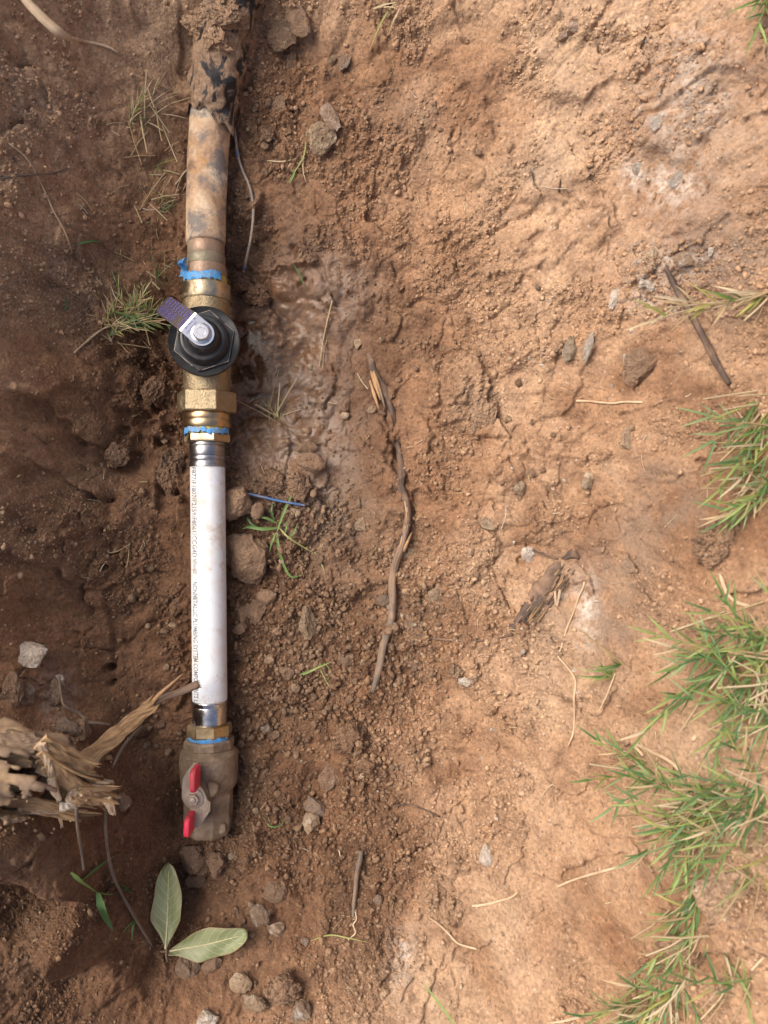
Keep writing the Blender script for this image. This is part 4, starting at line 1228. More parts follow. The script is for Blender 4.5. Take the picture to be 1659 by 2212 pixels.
for dx, dy, L, sd_ in ((0, 0, 10, 1), (3, 4, 9, 2), (-4, 2, 11, 3), (6, 10, 8, 4), (-7, 12, 7, 5)):
    a, b_ = G(806 + dx, 800 + dy * 2, .004), G(826 + dx, 862 + dy * 2, .005)
    tube_obj("bark_shred", [a, a.lerp(b_, .5) + Vector((0, 0, .002)), b_], [.0010, .0018, .0006], M['root_peeled' if sd_ % 2 else 'root'], 6, sd_, .2, lr, 4)
tube_obj("side_rootlet", [G(872,1190,.004), G(880,1170,.007), G(889,1150,.006)], [.0016, .0012, .0006], M['root_peeled'], 6, 2, .1, lr, 4)

root("black_twig", [(1437,578,.002),(1452,605,.003),(1470,640,.003),(1490,672,.003),(1507,705,.003),(1528,745,.003),(1548,785,.003),(1575,830,.003)], [4,5,5.5,6,6,6,5.5,4], M['root_dark'], "straight dark twig lying on the bright slope near grass", "twig", .001)
root("grey_twig", [(780,1838,.004),(777,1860,.004),(771,1890,.003),(768,1920,.003),(765,1950,.002),(764,1972,.000),(762,1990,-.002)], [5,5.5,5,5,5,4.5,3], M['root_grey'], "short grey twig standing up the lower slope among fine rootlets", "twig", .001)
root("rootlet", [(766,1962),(770,1985,.002),(763,1998,.002),(768,2015,.003),(752,2030)], 1.5, M['root_pale'], "tangled pale rootlet at the foot of the short grey twig", "rootlet", .001)
thin = [
 ([(1258,1222),(1262,1260),(1250,1290),(1238,1325),(1222,1365),(1212,1400),(1206,1418),(1224,1440),(1243,1470),(1240,1510),(1241,1550),(1238,1585),(1227,1612)], 1.9, 'root_pale', "long pale rootlet hanging down below the splintered root"),
 ([(1245,866),(1275,867),(1300,870),(1325,871),(1350,868),(1390,869)], 2.2, 'root_pale', "yellowish rootlet lying level below the big embedded stone"),
 ([(1020,1957),(1050,1954),(1080,1946),(1105,1938),(1120,1926)], 2.3, 'root_pale', "whitish rootlet rising to the right on lower slope"),
 ([(927,1982),(950,1998),(970,2018),(985,2034),(1000,2042),(1030,2050)], 2.0, 'root_pale', "crooked cream rootlet on the sandy slope below the whitish one"),
 ([(895,1370),(940,1380),(990,1383),(1040,1384),(1080,1378),(1108,1370)], 2.2, 'root_dark', "thin dark rootlet running level into the splintered root"),
 ([(908,1300),(908,1330),(905,1360)], 1.8, 'root_dark', "thin dark rootlet standing upright right of the long root"),
 ([(1140,1186),(1160,1192),(1180,1200),(1205,1207)], 2.2, 'root_dark', "dark rootlet between the cream stone and splintered root"),
 ([(845,1742),(880,1738),(915,1748),(950,1765)], 1.6, 'root_dark', "hair thin dark rootlet arching over crumbly floor"),
 ([(720,1785),(727,1810),(735,1850)], 1.4, 'root_pale', "fine pale rootlet above the short grey twig"),
 ([(1390,1632),(1370,1608),(1400,1620),(1440,1640),(1470,1665)], 3.0, 'root_pale', "stout pale runner reaching out of the lower grass tuft"),
 ([(1205,1915),(1240,1900),(1290,1885),(1340,1872)], 2.2, 'root_pale', "wavy pale rootlet crossing the dark crack under lower grass"),
 ([(20,310),(60,345),(95,410),(115,455),(140,500),(155,545)], 1.6, 'root_pale', "fine branching pale rootlet on the upper left bank"),
 ([(0,385),(60,378),(120,372),(180,350)], 1.8, 'root_grey', "thin dark rootlet lying level on the upper left bank"),
 ([(1555,1240),(1570,1280),(1590,1300),(1620,1310)], 3.0, 'root_pale', "thick straw coloured runner under the right hand turf edge"),
]
for i, (pts_, r, mt, lb) in enumerate(thin):
    root("rootlet", pts_, r, M[mt], lb, "rootlet", .0012, None, .15, 20 + i, 7, 4)
# pale root at the top-left corner with its thin continuation
tl = thing("pale_root", (0, 0, 0), "thick pale peeled root poking in from the upper left bank", "root")
q = [P(-40,-120,.118), P(35,-30,.115), P(60,5,.112), P(95,42,.106), P(125,68,.100), P(152,84,.090)]
tube_obj("root_stem", q, [.0030, .0030, .0032, .0034, .0034, .0018], M['root_pale'], 12, 3, .10, tl, 6)
tube_obj("root_fork", [P(133,74,.098), P(138,88,.094), P(141,101,.09)], [.0014, .0012, .0006], M['root_pale'], 8, 4, .1, tl, 4)
tube_obj("root_tail", [P(150,83,.090)] + [G(u, v, .002) for u, v in ((180,92),(215,99),(240,107),(257,118))], [.0016, .0012, .0011, .0011, .0008], M['root_pale'], 8, 5, .1, tl, 5)
# grey hanging roots, lower left
root("hanging_root", [(232,1700,.03),(228,1760,.02),(229,1800,.012),(233,1840,.008),(243,1885,.006),(262,1930,.004),(285,1970,.003),(305,2005,.002),(330,2045,.002)], [3,3.2,3.2,3,3,3,3,2.8,1.8], M['root_grey'], "grey root curving down past the broken stump to the leaves", "root", .002)
root("hanging_root", [(165,1745,.03),(168,1790,.02),(176,1840,.01),(181,1880,.006)], [2.8,2.8,2.6,2], M['root_grey'], "short grey root hanging between the stump and grass sprig", "root", .002)
root("arched_root", [(245,1655,.02),(262,1620,.02),(285,1590,.016),(308,1568,.01)], [2.6,3,3,2], M['root_grey'], "thin grey root arching right of the torn bark strip", "root", .002)
root("forked_root", [(128,1462,.006),(132,1500,.006),(140,1525,.006),(170,1540,.006),(192,1560,.008),(215,1562,.012),(240,1566,.016)], [2.4,2.6,2.8,3,3.2,3,2], M['root_grey'], "dark thin root looping over the chalky stones to the bark strip", "root", .003)

# broken stump root: bark shell, torn fibres, strip and two splint twigs
bs = thing("broken_root", (0, 0, 0), "thick broken root with torn tan splinters jutting from left bank", "root")
def shell():
    axis = [P(-430,1648,.140), P(-150,1655,.150), P(-60,1662,.150), P(20,1668,.147), P(80,1676,.142), P(120,1686,.136), P(150,1695,.130)]
    ax = resample(axis, 16); n_ = 110
    V, F_, A_ = [], [], []
    R0 = np.interp(np.linspace(0, 1, len(ax)), [0, .5, .75, 1], [.030, .028, .025, .021])
    s = 0
    rnd = np.random.default_rng(3)
    for i, p in enumerate(ax):
        t = (ax[min(i + 1, len(ax) - 1)] - ax[max(i - 1, 0)]).normalized(); side = t.cross(Vector((0, 0, 1))).normalized(); nr = side.cross(t)
        if i: s += (p - ax[i - 1]).length
        for k in range(n_):
            a = 2 * math.pi * k / n_
            q = 1 + .10 * math.sin(2 * a + s * 30) + .09 * math.sin(5 * a + s * 60 + 1) + .06 * math.sin(9 * a - s * 90) + .06 * math.sin(s * 210 + 3 * a) + .05 * math.sin(17 * a + s * 130) + float(rnd.normal(0, .012))
            V.append(p + (side * math.cos(a) + nr * math.sin(a)) * R0[i] * q); A_.append((math.cos(a), math.sin(a), s * 14))
    m = len(ax)
    for i in range(m - 1):
        for k in range(n_):
            a = 2 * math.pi * (k + .5) / n_
            end = m * (.717 + .08 * math.sin(4 * a + 1) + .05 * math.sin(11 * a) + .03 * math.sin(31 * a))
            upf = math.sin(a)
            if upf > 0.1: end -= m * (.165 * upf + .04 * math.sin(7 * a) + .04 * math.sin(23 * a))
            if i > end: continue
            if upf > .55 and 46 < i < 62 and math.cos(a) > -.2 and math.sin(5 * a + i * .45) > .45: continue     # rotted holes
            k2 = (k + 1) % n_
            F_.append((i * n_ + k, i * n_ + k2, (i + 1) * n_ + k2, (i + 1) * n_ + k))
    me = mesh_from("bark_shell", V, F_, {"fib": ('FLOAT_VECTOR', A_)})
    o = link("bark_shell", me, M['bark'], bs)
    md = o.modifiers.new("thick", 'SOLIDIFY'); md.thickness = .0022
    return o
shell()
def splinter(a, b_, w, th, mat, seed, parent, name="splinter", curl=0.0, ragged=.25, nseg=9, tw=0.0):
    """ragged tapered slab from a to b_"""
    rnd = random.Random(seed)
    d = (b_ - a); L = d.length; t = d.normalized(); side = t.cross(Vector((0, 0, 1))).normalized(); nr = side.cross(t)
    V, F_, A_ = [], [], []
    nc = 7
    for i in range(nseg + 1):
        s = i / nseg
        wl = w * (1 - .25 * s) * (1 + rnd.uniform(-.12, .12))
        an = tw * s; sd2 = side * math.cos(an) + nr * math.sin(an); n2 = nr * math.cos(an) - side * math.sin(an)
        cen = a + d * s + n2 * curl * math.sin(s * math.pi) * L
        for zt in (0, 1):
            for c in range(nc):
                x = (c / (nc - 1) - .5)
                ext = (rnd.uniform(-ragged, ragged * .6) * L * .35 if i == nseg else 0)
                if i == nseg and zt == 0: rnd.seed(seed * 31 + c)
                if i == nseg:
                    rnd2 = random.Random(seed * 31 + c); ext = rnd2.uniform(-ragged, ragged * .7) * L * .5
                ridge = rnd.uniform(-.25, .25) * th
                V.append(cen + sd2 * x * wl + n2 * ((th if zt else 0) * (1 - .5 * s) + (ridge if zt else 0) - abs(x) * th * .4) + t * ext)
                A_.append((x * w * 520 + seed, zt * .3, s * L * 7))
    row = 2 * nc
    for i in range(nseg):
        o_ = i * row; p_ = (i + 1) * row
        for c in range(nc - 1):
            F_.append((o_ + nc + c, o_ + nc + c + 1, p_ + nc + c + 1, p_ + nc + c))
            F_.append((o_ + c + 1, o_ + c, p_ + c, p_ + c + 1))
        F_.append((o_, o_ + nc, p_ + nc, p_)); F_.append((o_ + nc + nc - 1, o_ + nc - 1, p_ + nc - 1, p_ + nc + nc - 1))
    for c in range(nc - 1):
        F_.append((c, c + 1, nc + c + 1, nc + c)); q_ = nseg * row; F_.append((q_ + c + 1, q_ + c, q_ + nc + c, q_ + nc + c + 1))
    me = mesh_from(name, V, F_, {"fib": ('FLOAT_VECTOR', A_)})
    return link(name, me, mat, parent, False)
S, SDk, SP = M['splint'], M['splint_dark'], M['splint_pale']
spl = [  # wide flakes: from, to (u,v,z), width mm, thick mm, material
 ((86,1600,.166),(194,1648,.140),8,2.2,S),((92,1616,.164),(198,1668,.138),8,2.2,S),((96,1632,.160),(190,1694,.134),9,2.2,SDk),((102,1648,.156),(204,1712,.130),8,2.2,S),
 ((120,1690,.128),(168,1724,.122),20,3,SDk),((100,1664,.132),(150,1694,.124),18,3,SDk),
 ((150,1706,.142),(234,1714,.124),9,2.5,SP),((168,1716,.140),(250,1728,.118),8,2.4,S),
 ((90,1604,.168),(116,1690,.152),3.5,2.2,SP),((112,1678,.154),(130,1730,.146),3.5,2.2,SP),
 ((230,1722,.128),(244,1758,.116),4,2.5,SP),
 ((20,1726,.150),(140,1748,.136),6,2.4,S),((50,1740,.146),(172,1766,.124),5,2,S),((95,1748,.138),(180,1770,.120),4,1.6,SDk),((150,1770,.126),(184,1757,.118),2,1.2,SP),((128,1762,.124),(134,1787,.116),1.6,1,SP),
 ((0,1612,.166),(86,1602,.164),10,3,M['bark']),((15,1592,.162),(92,1608,.162),8,3,M['bark']),((-20,1640,.166),(70,1640,.160),9,3,M['bark']),((-20,1690,.16),(80,1690,.148),9,3,SDk),
]
for i, (a, b_, w_, t_, mt) in enumerate(spl):
    splinter(P(*a), P(*b_), w_ * mm * 1.45, t_ * mm * 1.2, mt, 40 + i, bs, curl=random.uniform(-.05, .08), tw=random.uniform(-.5, .5))
rb = random.Random(5)
for (ua, va, ja), (ub, vb, jb), za, zb, cnt, (w0, w1) in (((78,1612,22),(190,1668,26),.166,.140,5,(1.6,5.5)), ((60,1645,26),(200,1705,18),.158,.134,4,(1.6,5.0)), ((30,1725,26),(190,1748,16),.150,.126,4,(1.2,4.2)), ((168,1708,20),(240,1714,22),.142,.122,18,(.9,2.6)), ((20,1612,30),(110,1632,22),.168,.160,3,(1.5,4))):
    for i in range(cnt):
        t0 = rb.uniform(-1, 1)
        a = P(ua + rb.uniform(-1, 1) * ja, va + t0 * ja, za + rb.uniform(-.007, .002)); b_ = P(ub + rb.uniform(-1.6, 1) * jb, vb + (t0 + rb.uniform(-.8, .8)) * jb, zb + rb.uniform(-.010, .005))
        splinter(a, b_, rb.uniform(w0, w1) * mm, rb.uniform(.8, 1.8) * mm, rb.choice([S, S, SP, SDk, S]), 500 + rb.randrange(9999), bs, "splinter", rb.uniform(-.06, .09), .3, 7, rb.uniform(-.9, .9))
splinter(P(128,1742,.141), P(178,1732,.134), 6 * mm, 2.5 * mm, M['fungus'], 91, bs, "rotten_pith", .10, .35)
for i in range(26):   # fine fibres on the broken end
    u0, v0 = random.uniform(185, 232), random.uniform(1685, 1735)
    a = P(u0, v0, random.uniform(.116, .124)); b_ = a + Vector((random.uniform(.004, .011), random.uniform(-.004, .003), random.uniform(-.004, .003)))
    splinter(a, b_, random.uniform(.8, 2.2) * mm, .8 * mm, SP if i % 3 else S, 140 + i, bs, "fibre", 0, .1, 3)
splinter(P(182,1645,.098), P(334,1518,.052), 13.5 * mm, 2.6 * mm, S, 77, bs, "bark_strip", .03, .16, 14, .12)
splinter(P(192,1650,.095), P(262,1590,.072), 9 * mm, 3.2 * mm, SDk, 78, bs, "bark_strip", .03, .3, 10, .1)
tw_ = thing("splint_twig", (0, 0, 0), "split brown twig ending over the white pipe lettering", "twig")
tube_obj("twig_stem", [P(318,1536,.050), P(345,1512,.046), P(375,1500,.040), P(405,1488,.035), P(428,1478,.031)], [.0018, .0022, .0026, .0030, .0032], M['root'], 9, 6, .2, tw_, 5)
for k in range(5):
    a = P(424 + k, 1474 + k * 2, .032); tube_obj("twig_fibre", [a, a + Vector((.0015, .001 - k * .0004, .0008)), a + Vector((.003, .0016 - k * .0007, .0005))], [.0007, .0005, .0002], M['root_dark'], 5, k, .1, tw_, 2)
tw_ = thing("splint_twig", (0, 0, 0), "thin pale splint twig pointing up beside the white pipe", "twig")
tube_obj("twig_stem", [P(320,1527,.052), P(345,1500,.050), P(370,1478,.046), P(395,1456,.042)], [.0015, .0016, .0014, .0007], M['root_peeled'], 8, 7, .2, tw_, 5)
tube_obj("twig_fork", [P(345,1502,.050), P(362,1492,.046), P(378,1474,.044)], [.0009, .0009, .0005], M['root_dark'], 7, 8, .2, tw_, 4)

# splintered root on the right-hand slope
sr = thing("splintered_root", (0, 0, 0), "dark splintered root end sunk in the bright right slope", "root")
a0, a1 = G(1118, 1362), G(1238, 1205)
tube_obj("root_core", [G(1112,1368,-.005), G(1145,1330,-.0055), G(1180,1285,-.005), G(1212,1240,-.005), G(1240,1200,-.006)], [.006, .010, .0105, .009, .004], M['root_dark'], 16, 12, .3, sr, 6, .6)
for i in range(60):
    t = random.uniform(0, .8); off = random.uniform(-20, 26)
    u0, v0 = 1125 + (1232 - 1125) * t + off * .75, 1352 + (1215 - 1352) * t + off * .6
    L = random.uniform(18, 46); a = G(u0, v0, random.uniform(.0005, .0035)); b_ = G(u0 + L * .62, v0 - L * .78, random.uniform(.000, .003))
    splinter(a, b_, random.uniform(.5, 2.0) * mm, random.uniform(.5, 1.2) * mm, M[random.choice(['splint_dark', 'root_dark', 'root_dark', 'root', 'splint_dark', 'splint'])], 300 + i, sr, "splinter", .03, .2, 4)
for (a, b_) in (((1195,1275),(1198,1305)), ((1206,1272),(1200,1308))):
    splinter(G(*a, .006), G(*b_, .004), 2 * mm, 1 * mm, SP, a[0], sr, "splinter", .05, .1, 4)
tube_obj("root_knot", [G(1218,1208,-.001), G(1236,1198,.000), G(1252,1206,-.001)], [.002, .0032, .002], M['root_dark'], 10, 4, .3, sr, 4)

# ------------------------------------------------------------------ leaves
def leaf(base, tip_, width, label, seed, cup=.0, lift=.004):
    """bay-like leaf lying underside up"""
    p0, p1 = Vector(base), Vector(tip_)
    d = p1 - p0; L = d.length; t = d.normalized(); side = t.cross(Vector((0, 0, 1))).normalized(); nr = side.cross(t).normalized()
    V, F_, A_ = [], [], []
    nl_, nc = 30, 12
    rnd = random.Random(seed)
    for i in range(nl_ + 1):
        s = i / nl_
        w = width * max(0.0, math.sin(math.pi * (.03 + .965 * s))) ** .50 * min(1.0, .18 + 2.4 * s) * (1 - .03 * math.sin(9 * s + seed))
        if i == 0: w = width * .03
        for c in range(-nc, nc + 1):
            x = c / nc
            wv = (1 + .03 * math.sin(13 * s + seed * 2) * (1 if c > 0 else -1))
            z = cup * abs(x) ** 1.6 * w + .0042 * (s - .4) ** 2 * 4 * (1 + .8 * x) + .0018 * math.sin(5 * s + x * 2 + seed) + lift * math.sin(math.pi * s) * .8 + .0010 * math.sin(14 * s + 3 * x) * abs(x)
            V.append(p0 + d * s + side * x * w * .5 * wv + nr * z); A_.append((x, s, seed))
    r = 2 * nc + 1
    for i in range(nl_):
        for c in range(2 * nc): F_.append((i * r + c, i * r + c + 1, (i + 1) * r + c + 1, (i + 1) * r + c))
    root_ = thing("fallen_leaf", (0, 0, 0), label, "leaf", None)
    o = link("blade", mesh_from("blade", V, F_, {"fib": ('FLOAT_VECTOR', A_)}), M['leaf'], root_)
    md = o.modifiers.new("thick", 'SOLIDIFY'); md.thickness = .0004; md.offset = -1
    rib = [V[i * r + nc] + nr * .0002 for i in range(0, nl_ - 1, 3)]
    tube_obj("midrib", rib, list(np.linspace(.0009, .00025, len(rib))), M['leaf_rib'], 7, 1, .05, root_, 3)
    st_ = [p0 + t * .001, p0 - t * .006 + Vector((0, 0, -.001)), p0 - t * .012 + Vector((.001, 0, -.003))]
    tube_obj("leaf_stalk", st_, [.0009, .0009, .0011], M['root'], 7, 1, .1, root_, 3)
    return root_
leaf(G(366,2034,.009), G(378,1846,.012), .0255, "upright grey green leaf lying underside up below the red handle", 3, .10)
leaf(G(374,2040,.009), G(544,1990,.014), .0245, "pale green leaf with a browned tip lying sideways", 5, .14)

# ------------------------------------------------------------------ grass
GREEN = [(0.16, 0.27, 0.075), (0.22, 0.34, 0.10), (0.11, 0.21, 0.075), (0.29, 0.39, 0.115), (0.17, 0.29, 0.12), (0.35, 0.43, 0.14), (0.25, 0.36, 0.16), (0.11, 0.20, 0.06)]
STRAW = [(0.52, 0.40, 0.22), (0.60, 0.48, 0.29), (0.44, 0.32, 0.17), (0.66, 0.55, 0.36)]
YEL = [(0.36, 0.36, 0.10), (0.44, 0.42, 0.13)]
class Blades:
    def __init__(self): self.V, self.F, self.C = [], [], []
    def blade(self, p, d, L, w, col, droop=.35, seg=5, fold=.25, face=None):
        d = d.normalized(); side = d.cross(face or Vector((random.uniform(-.4, .4), random.uniform(-.4, .4), 1))).normalized()
        i0 = len(self.V); q = p.copy(); dd = d.copy()
        for i in range(seg + 1):
            s = i / seg
            ww = w * (1 - s ** 1.8) * (.75 + .5 * s if s < .5 else 1)
            up = side.cross(dd).normalized()
            self.V += [q - side * ww * .5, q + up * (-ww * fold), q + side * ww * .5]
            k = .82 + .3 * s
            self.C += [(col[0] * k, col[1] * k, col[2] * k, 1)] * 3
            q = q + dd * (L / seg); dd = (dd + Vector((0, 0, -droop / seg))).normalized()
        for i in range(seg):
            a = i0 + 3 * i
            self.F += [(a, a + 1, a + 4, a + 3), (a + 1, a + 2, a + 5, a + 4)]
        return q
    def stem(self, pts, w, col):
        i0 = len(self.V)
        for i, p in enumerate(pts):
            t = (pts[min(i + 1, len(pts) - 1)] - pts[max(i - 1, 0)]).normalized(); s1 = t.cross(Vector((.1, .2, 1))).normalized(); s2 = s1.cross(t)
            ww = w * (1 - .4 * i / len(pts))
            for k in range(4):
                a = k * math.pi / 2; self.V.append(p + (s1 * math.cos(a) + s2 * math.sin(a)) * ww * .5); self.C.append((*col, 1))
        for i in range(len(pts) - 1):
            for k in range(4):
                k2 = (k + 1) % 4; self.F.append((i0 + 4 * i + k, i0 + 4 * i + k2, i0 + 4 * i + 4 + k2, i0 + 4 * i + 4 + k))
    def sprig(self, p, d, L, leaves=6, green=.8, w=.0022, ll=.022, sag=.5):
        """creeping-grass stem with alternate blades"""
        n_ = 6; pts = [p.copy()]; dd = d.normalized()
        for i in range(n_):
            dd = (dd + Vector((random.uniform(-.12, .12), random.uniform(-.12, .12), -sag / n_ * .6 + random.uniform(-.05, .05)))).normalized()
            pts.append(pts[-1] + dd * L / n_)
        self.stem(pts, .0013, random.choice(STRAW if random.random() > green else YEL + GREEN))
        for k in range(leaves):
            s = (k + .6 + random.uniform(-.3, .3)) / leaves * n_; i = min(int(s), n_ - 1); q = pts[i].lerp(pts[i + 1], s - i)
            t = (pts[i + 1] - pts[i]).normalized(); sd_ = t.cross(Vector((0, 0, 1))).normalized() * (1 if k % 2 else -1)
            bd = t * .9 + sd_ * random.uniform(.25, .8) + Vector((0, 0, random.uniform(0, .5)))
            col = random.choice(GREEN) if random.random() < green else random.choice(STRAW + YEL)
            self.blade(q, bd, ll * random.uniform(.6, 1.25), w * random.uniform(.7, 1.2), col, random.uniform(.2, .8))
        self.blade(pts[-1], dd + Vector((0, 0, .2)), ll * 1.1, w, random.choice(GREEN) if random.random() < green else random.choice(STRAW), .4)
    def obj(self, name, parent=None):
        me = mesh_from(name, self.V, self.F, {"col": ('FLOAT_COLOR', self.C)})
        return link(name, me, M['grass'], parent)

def dir_uv(du, dv, dz):
    return Vector((du, -dv, dz)).normalized()
def tuft(label, bases, dirs, nspr, nblade, L, green, name="grass_tuft", cat="grass", w=.0022, ll=.022, spread=.5, straw=6, jit=26):
    B = Blades()
    for k in range(nspr):
        u, v = random.choice(bases); u += random.uniform(-jit, jit); v += random.uniform(-jit, jit)
        du, dv, dz = random.choice(dirs)
        B.sprig(G(u, v, .001), dir_uv(du + random.uniform(-spread, spread), dv + random.uniform(-spread, spread), dz + random.uniform(0, .4)), L * random.uniform(.6, 1.3), random.randint(4, 8), green, w, ll)
    for k in range(nblade):
        u, v = random.choice(bases); u += random.uniform(-jit, jit); v += random.uniform(-jit, jit)
        du, dv, dz = random.choice(dirs)
        col = random.choice(GREEN) if random.random() < green else random.choice(STRAW + YEL)
        B.blade(G(u, v, 0), dir_uv(du + random.uniform(-spread, spread) * 1.3, dv + random.uniform(-spread, spread) * 1.3, dz + random.uniform(.1, .8)), ll * random.uniform(.8, 2.0), w * random.uniform(.7, 1.15), col, random.uniform(.3, 1.1))
    for k in range(straw):
        u, v = random.choice(bases); u += random.uniform(-jit, jit) * 1.4; v += random.uniform(-jit, jit) * 1.4
        du, dv, dz = random.choice(dirs)
        p = G(u, v, .002); d = dir_uv(du + random.uniform(-.8, .8), dv + random.uniform(-.8, .8), random.uniform(-.1, .25)); L2 = random.uniform(.015, .04)
        B.stem([p, p + d * L2 * .5 + Vector((0, 0, .002)), p + d * L2], random.uniform(.0009, .0018), random.choice(STRAW))
    return tag(B.obj(name), label, cat, "grass tufts along the turf edge" if name == "grass_tuft" else None)
LEFT = (-1, .35, .12)
tuft("small grass tuft with straw at the edge below the dark twig", [(1640,880),(1655,930),(1650,975)], [(-.8,.6,.1),(-.5,.8,.2),(-1,.1,.1)], 8, 24, .030, .8, straw=14, w=.0020, spread=.7)
tuft("narrow grass tuft hanging below the small one at the bright edge", [(1655,1020),(1655,1060)], [(-.7,.7,.1),(-.6,.3,.2)], 4, 14, .025, .6)
tuft("wispy straw coloured grass stem reaching over the dark twig", [(1655,636),(1650,640)], [(-1,.08,.05),(-1,.2,.08)], 4, 3, .06, .15, spread=.12, straw=5, jit=6)
tuft("broad grass tuft with pale runners draped over the bright bank", [(1635,1370),(1660,1350),(1610,1420),(1660,1450),(1635,1490),(1665,1540)], [(-1,.25,.12),(-.9,.7,.1),(-.6,.9,.15),(-1,-.15,.1)], 19, 30, .048, .84, straw=34, jit=40, spread=.8, w=.0019, ll=.018)
tuft("long sprays of grass hanging out from the broad tuft", [(1560,1330),(1570,1400),(1545,1450)], [(-1,.45,.1),(-.8,.8,.08),(-1,.05,.12)], 6, 4, .055, .85, spread=.3, straw=5, jit=16, w=.0019, ll=.018)
tuft("dense dark green grass tuft on the lower turf edge", [(1520,1715),(1560,1740),(1600,1700),(1500,1770),(1550,1795),(1640,1730),(1480,1740)], [(-1,.12,.1),(-1,.4,.1),(-.9,-.25,.15),(-.7,.7,.1)], 22, 46, .044, .82, straw=38, jit=38, spread=.8, w=.0019, ll=.018)
tuft("thin grass spray above the dense lower tuft", [(1400,1660),(1430,1690)], [(-1,-.4,.1),(-1,.1,.1),(-.8,-.6,.1)], 5, 5, .035, .7, spread=.3, straw=7, jit=14, w=.0020, ll=.017)
tuft("grass tuft drooping over the dark gap under the clod", [(1500,1920),(1515,1900),(1470,1955),(1500,1985)], [(-.8,.7,.05),(-.6,.9,.05),(-1,.3,.1),(-.3,1,.1)], 10, 24, .038, .78, straw=18, jit=24, spread=.7, w=.0021, ll=.019)
tuft("yellowish blurred grass tuft at the foot of the slope", [(1400,2130),(1430,2160),(1380,2180),(1460,2130)], [(-.8,.7,.2),(-.4,1,.2),(-.9,.2,.2),(.2,1,.2)], 10, 22, .040, .42, straw=34, jit=28, spread=.8, w=.0020, ll=.020)
tuft("sparse grass tuft among clods at the outer turf", [(1600,2080),(1640,2110),(1590,2130)], [(-.5,.9,.3),(-.9,-.1,.3),(.2,-.9,.3)], 2, 6, .025, .5, straw=8, jit=20, w=.0018)
tuft("small grass tuft on the clod between lower tufts", [(1625,1880),(1650,1830),(1640,1660)], [(-.5,.9,.3),(-.9,.1,.3),(.2,.9,.3)], 3, 8, .025, .6, straw=8, jit=20, w=.0018)
tuft("green grass tuft peeking in at the top of the slope", [(1655,-15),(1668,-5)], [(-.9,.3,.3),(-.4,.8,.3)], 2, 7, .022, .9, straw=1, jit=12)
# small plants in the hole
tuft("dry half green grass clump on the left bank by the valve handle", [(240,700),(262,690),(280,705),(300,690),(250,722)], [(.8,-.7,.5),(.3,-1,.6),(1,-.1,.5),(-.3,-1,.6),(.9,.3,.4)], 14, 40, .026, .45, "grass_clump", w=.0012, ll=.017, straw=22, jit=16)
root("grass_runner", [(160,762),(190,735),(220,712),(250,700),(275,690)], 2.2, M['root_pale'], "pale dry runner under the half green clump", "runner", .003)
tuft("three little grass shoots sprouting under the chalky streak", [(1338,1437),(1328,1452),(1322,1462)], [(-1,-.55,.12),(-1,-.3,.1),(-1,.15,.1),(-1,.45,.1)], 0, 16, .02, .75, "grass_shoots", w=.0015, ll=.017, straw=2, jit=5)
def single(name, label, items, cat="grass"):
    """items: list of (pts[(u,v,dz)...], width mm, colour) flat blades following given points"""
    B = Blades()
    for pts_, w, col in items:
        P3 = resample([G(u, v, dz) for u, v, dz in pts_], 4)
        i0 = len(B.V); m = len(P3)
        for i, p in enumerate(P3):
            t = (P3[min(i + 1, m - 1)] - P3[max(i - 1, 0)]).normalized(); sd_ = t.cross(Vector((0.1, -.15, 1))).normalized(); s = i / (m - 1)
            ww = w * mm * (min(1, .45 + 2.2 * s) * (1 - s ** 3) + .05)
            B.V += [p - sd_ * ww * .5, p + Vector((0, 0, -ww * .22)), p + sd_ * ww * .5]; B.C += [(*col, 1)] * 3
        for i in range(m - 1):
            a = i0 + 3 * i; B.F += [(a, a + 1, a + 4, a + 3), (a + 1, a + 2, a + 5, a + 4)]
    return tag(B.obj(name), label, cat)
g1, g2, g3, yl, sw = GREEN[0], GREEN[1], GREEN[2], (0.40, 0.42, 0.15), STRAW[1]
single("grass_sprig", "leafy green grass sprig on the pebbles beside the white pipe", [
 ([(632,1070,.006),(618,1100,.008),(605,1135,.008),(600,1150,.006)], 2.2, g2), ([(600,1150,.006),(604,1180,.008),(613,1215,.007),(630,1245,.005),(655,1240,.004)], 2.6, g1),
 ([(603,1140,.008),(570,1142,.009),(540,1138,.007),(524,1143,.004)], 3.0, g1), ([(600,1130,.007),(575,1118,.01),(548,1122,.008)], 2.2, g1), ([(596,1128,.007),(590,1105,.011),(593,1085,.012)], 1.8, g3),
 ([(570,1112,.008),(555,1105,.008),(545,1095,.006)], 1.8, g3), ([(598,1150,.006),(590,1170,.008),(583,1195,.005)], 1.5, g2), ([(606,1140,.008),(625,1160,.008),(655,1180,.006),(680,1195,.003)], 1.4, yl), ([(618,1150,.007),(622,1135,.010),(626,1120,.01)], 1.8, g1),
 ([(625,1162,.007),(638,1148,.01),(645,1130,.008)], 1.7, g1), ([(680,1192,.003),(693,1215,.003),(702,1235,.002)], 1.0, yl), ([(560,1140,.006),(545,1130,.009),(535,1115,.006)], 1.8, g3)])
single("grass_shred", "torn pale green grass shred on the crumbs below the sprig", [
 ([(655,1456,.004),(680,1442,.007),(718,1427,.005)], 2.2, yl), ([(648,1456,.003),(675,1445,.005),(700,1430,.004)], 1.8, g2), ([(690,1440,.003),(705,1470,.003),(720,1495,.002)], .8, yl), ([(700,1430,.004),(712,1445,.004),(706,1480,.002)], .8, g2)])
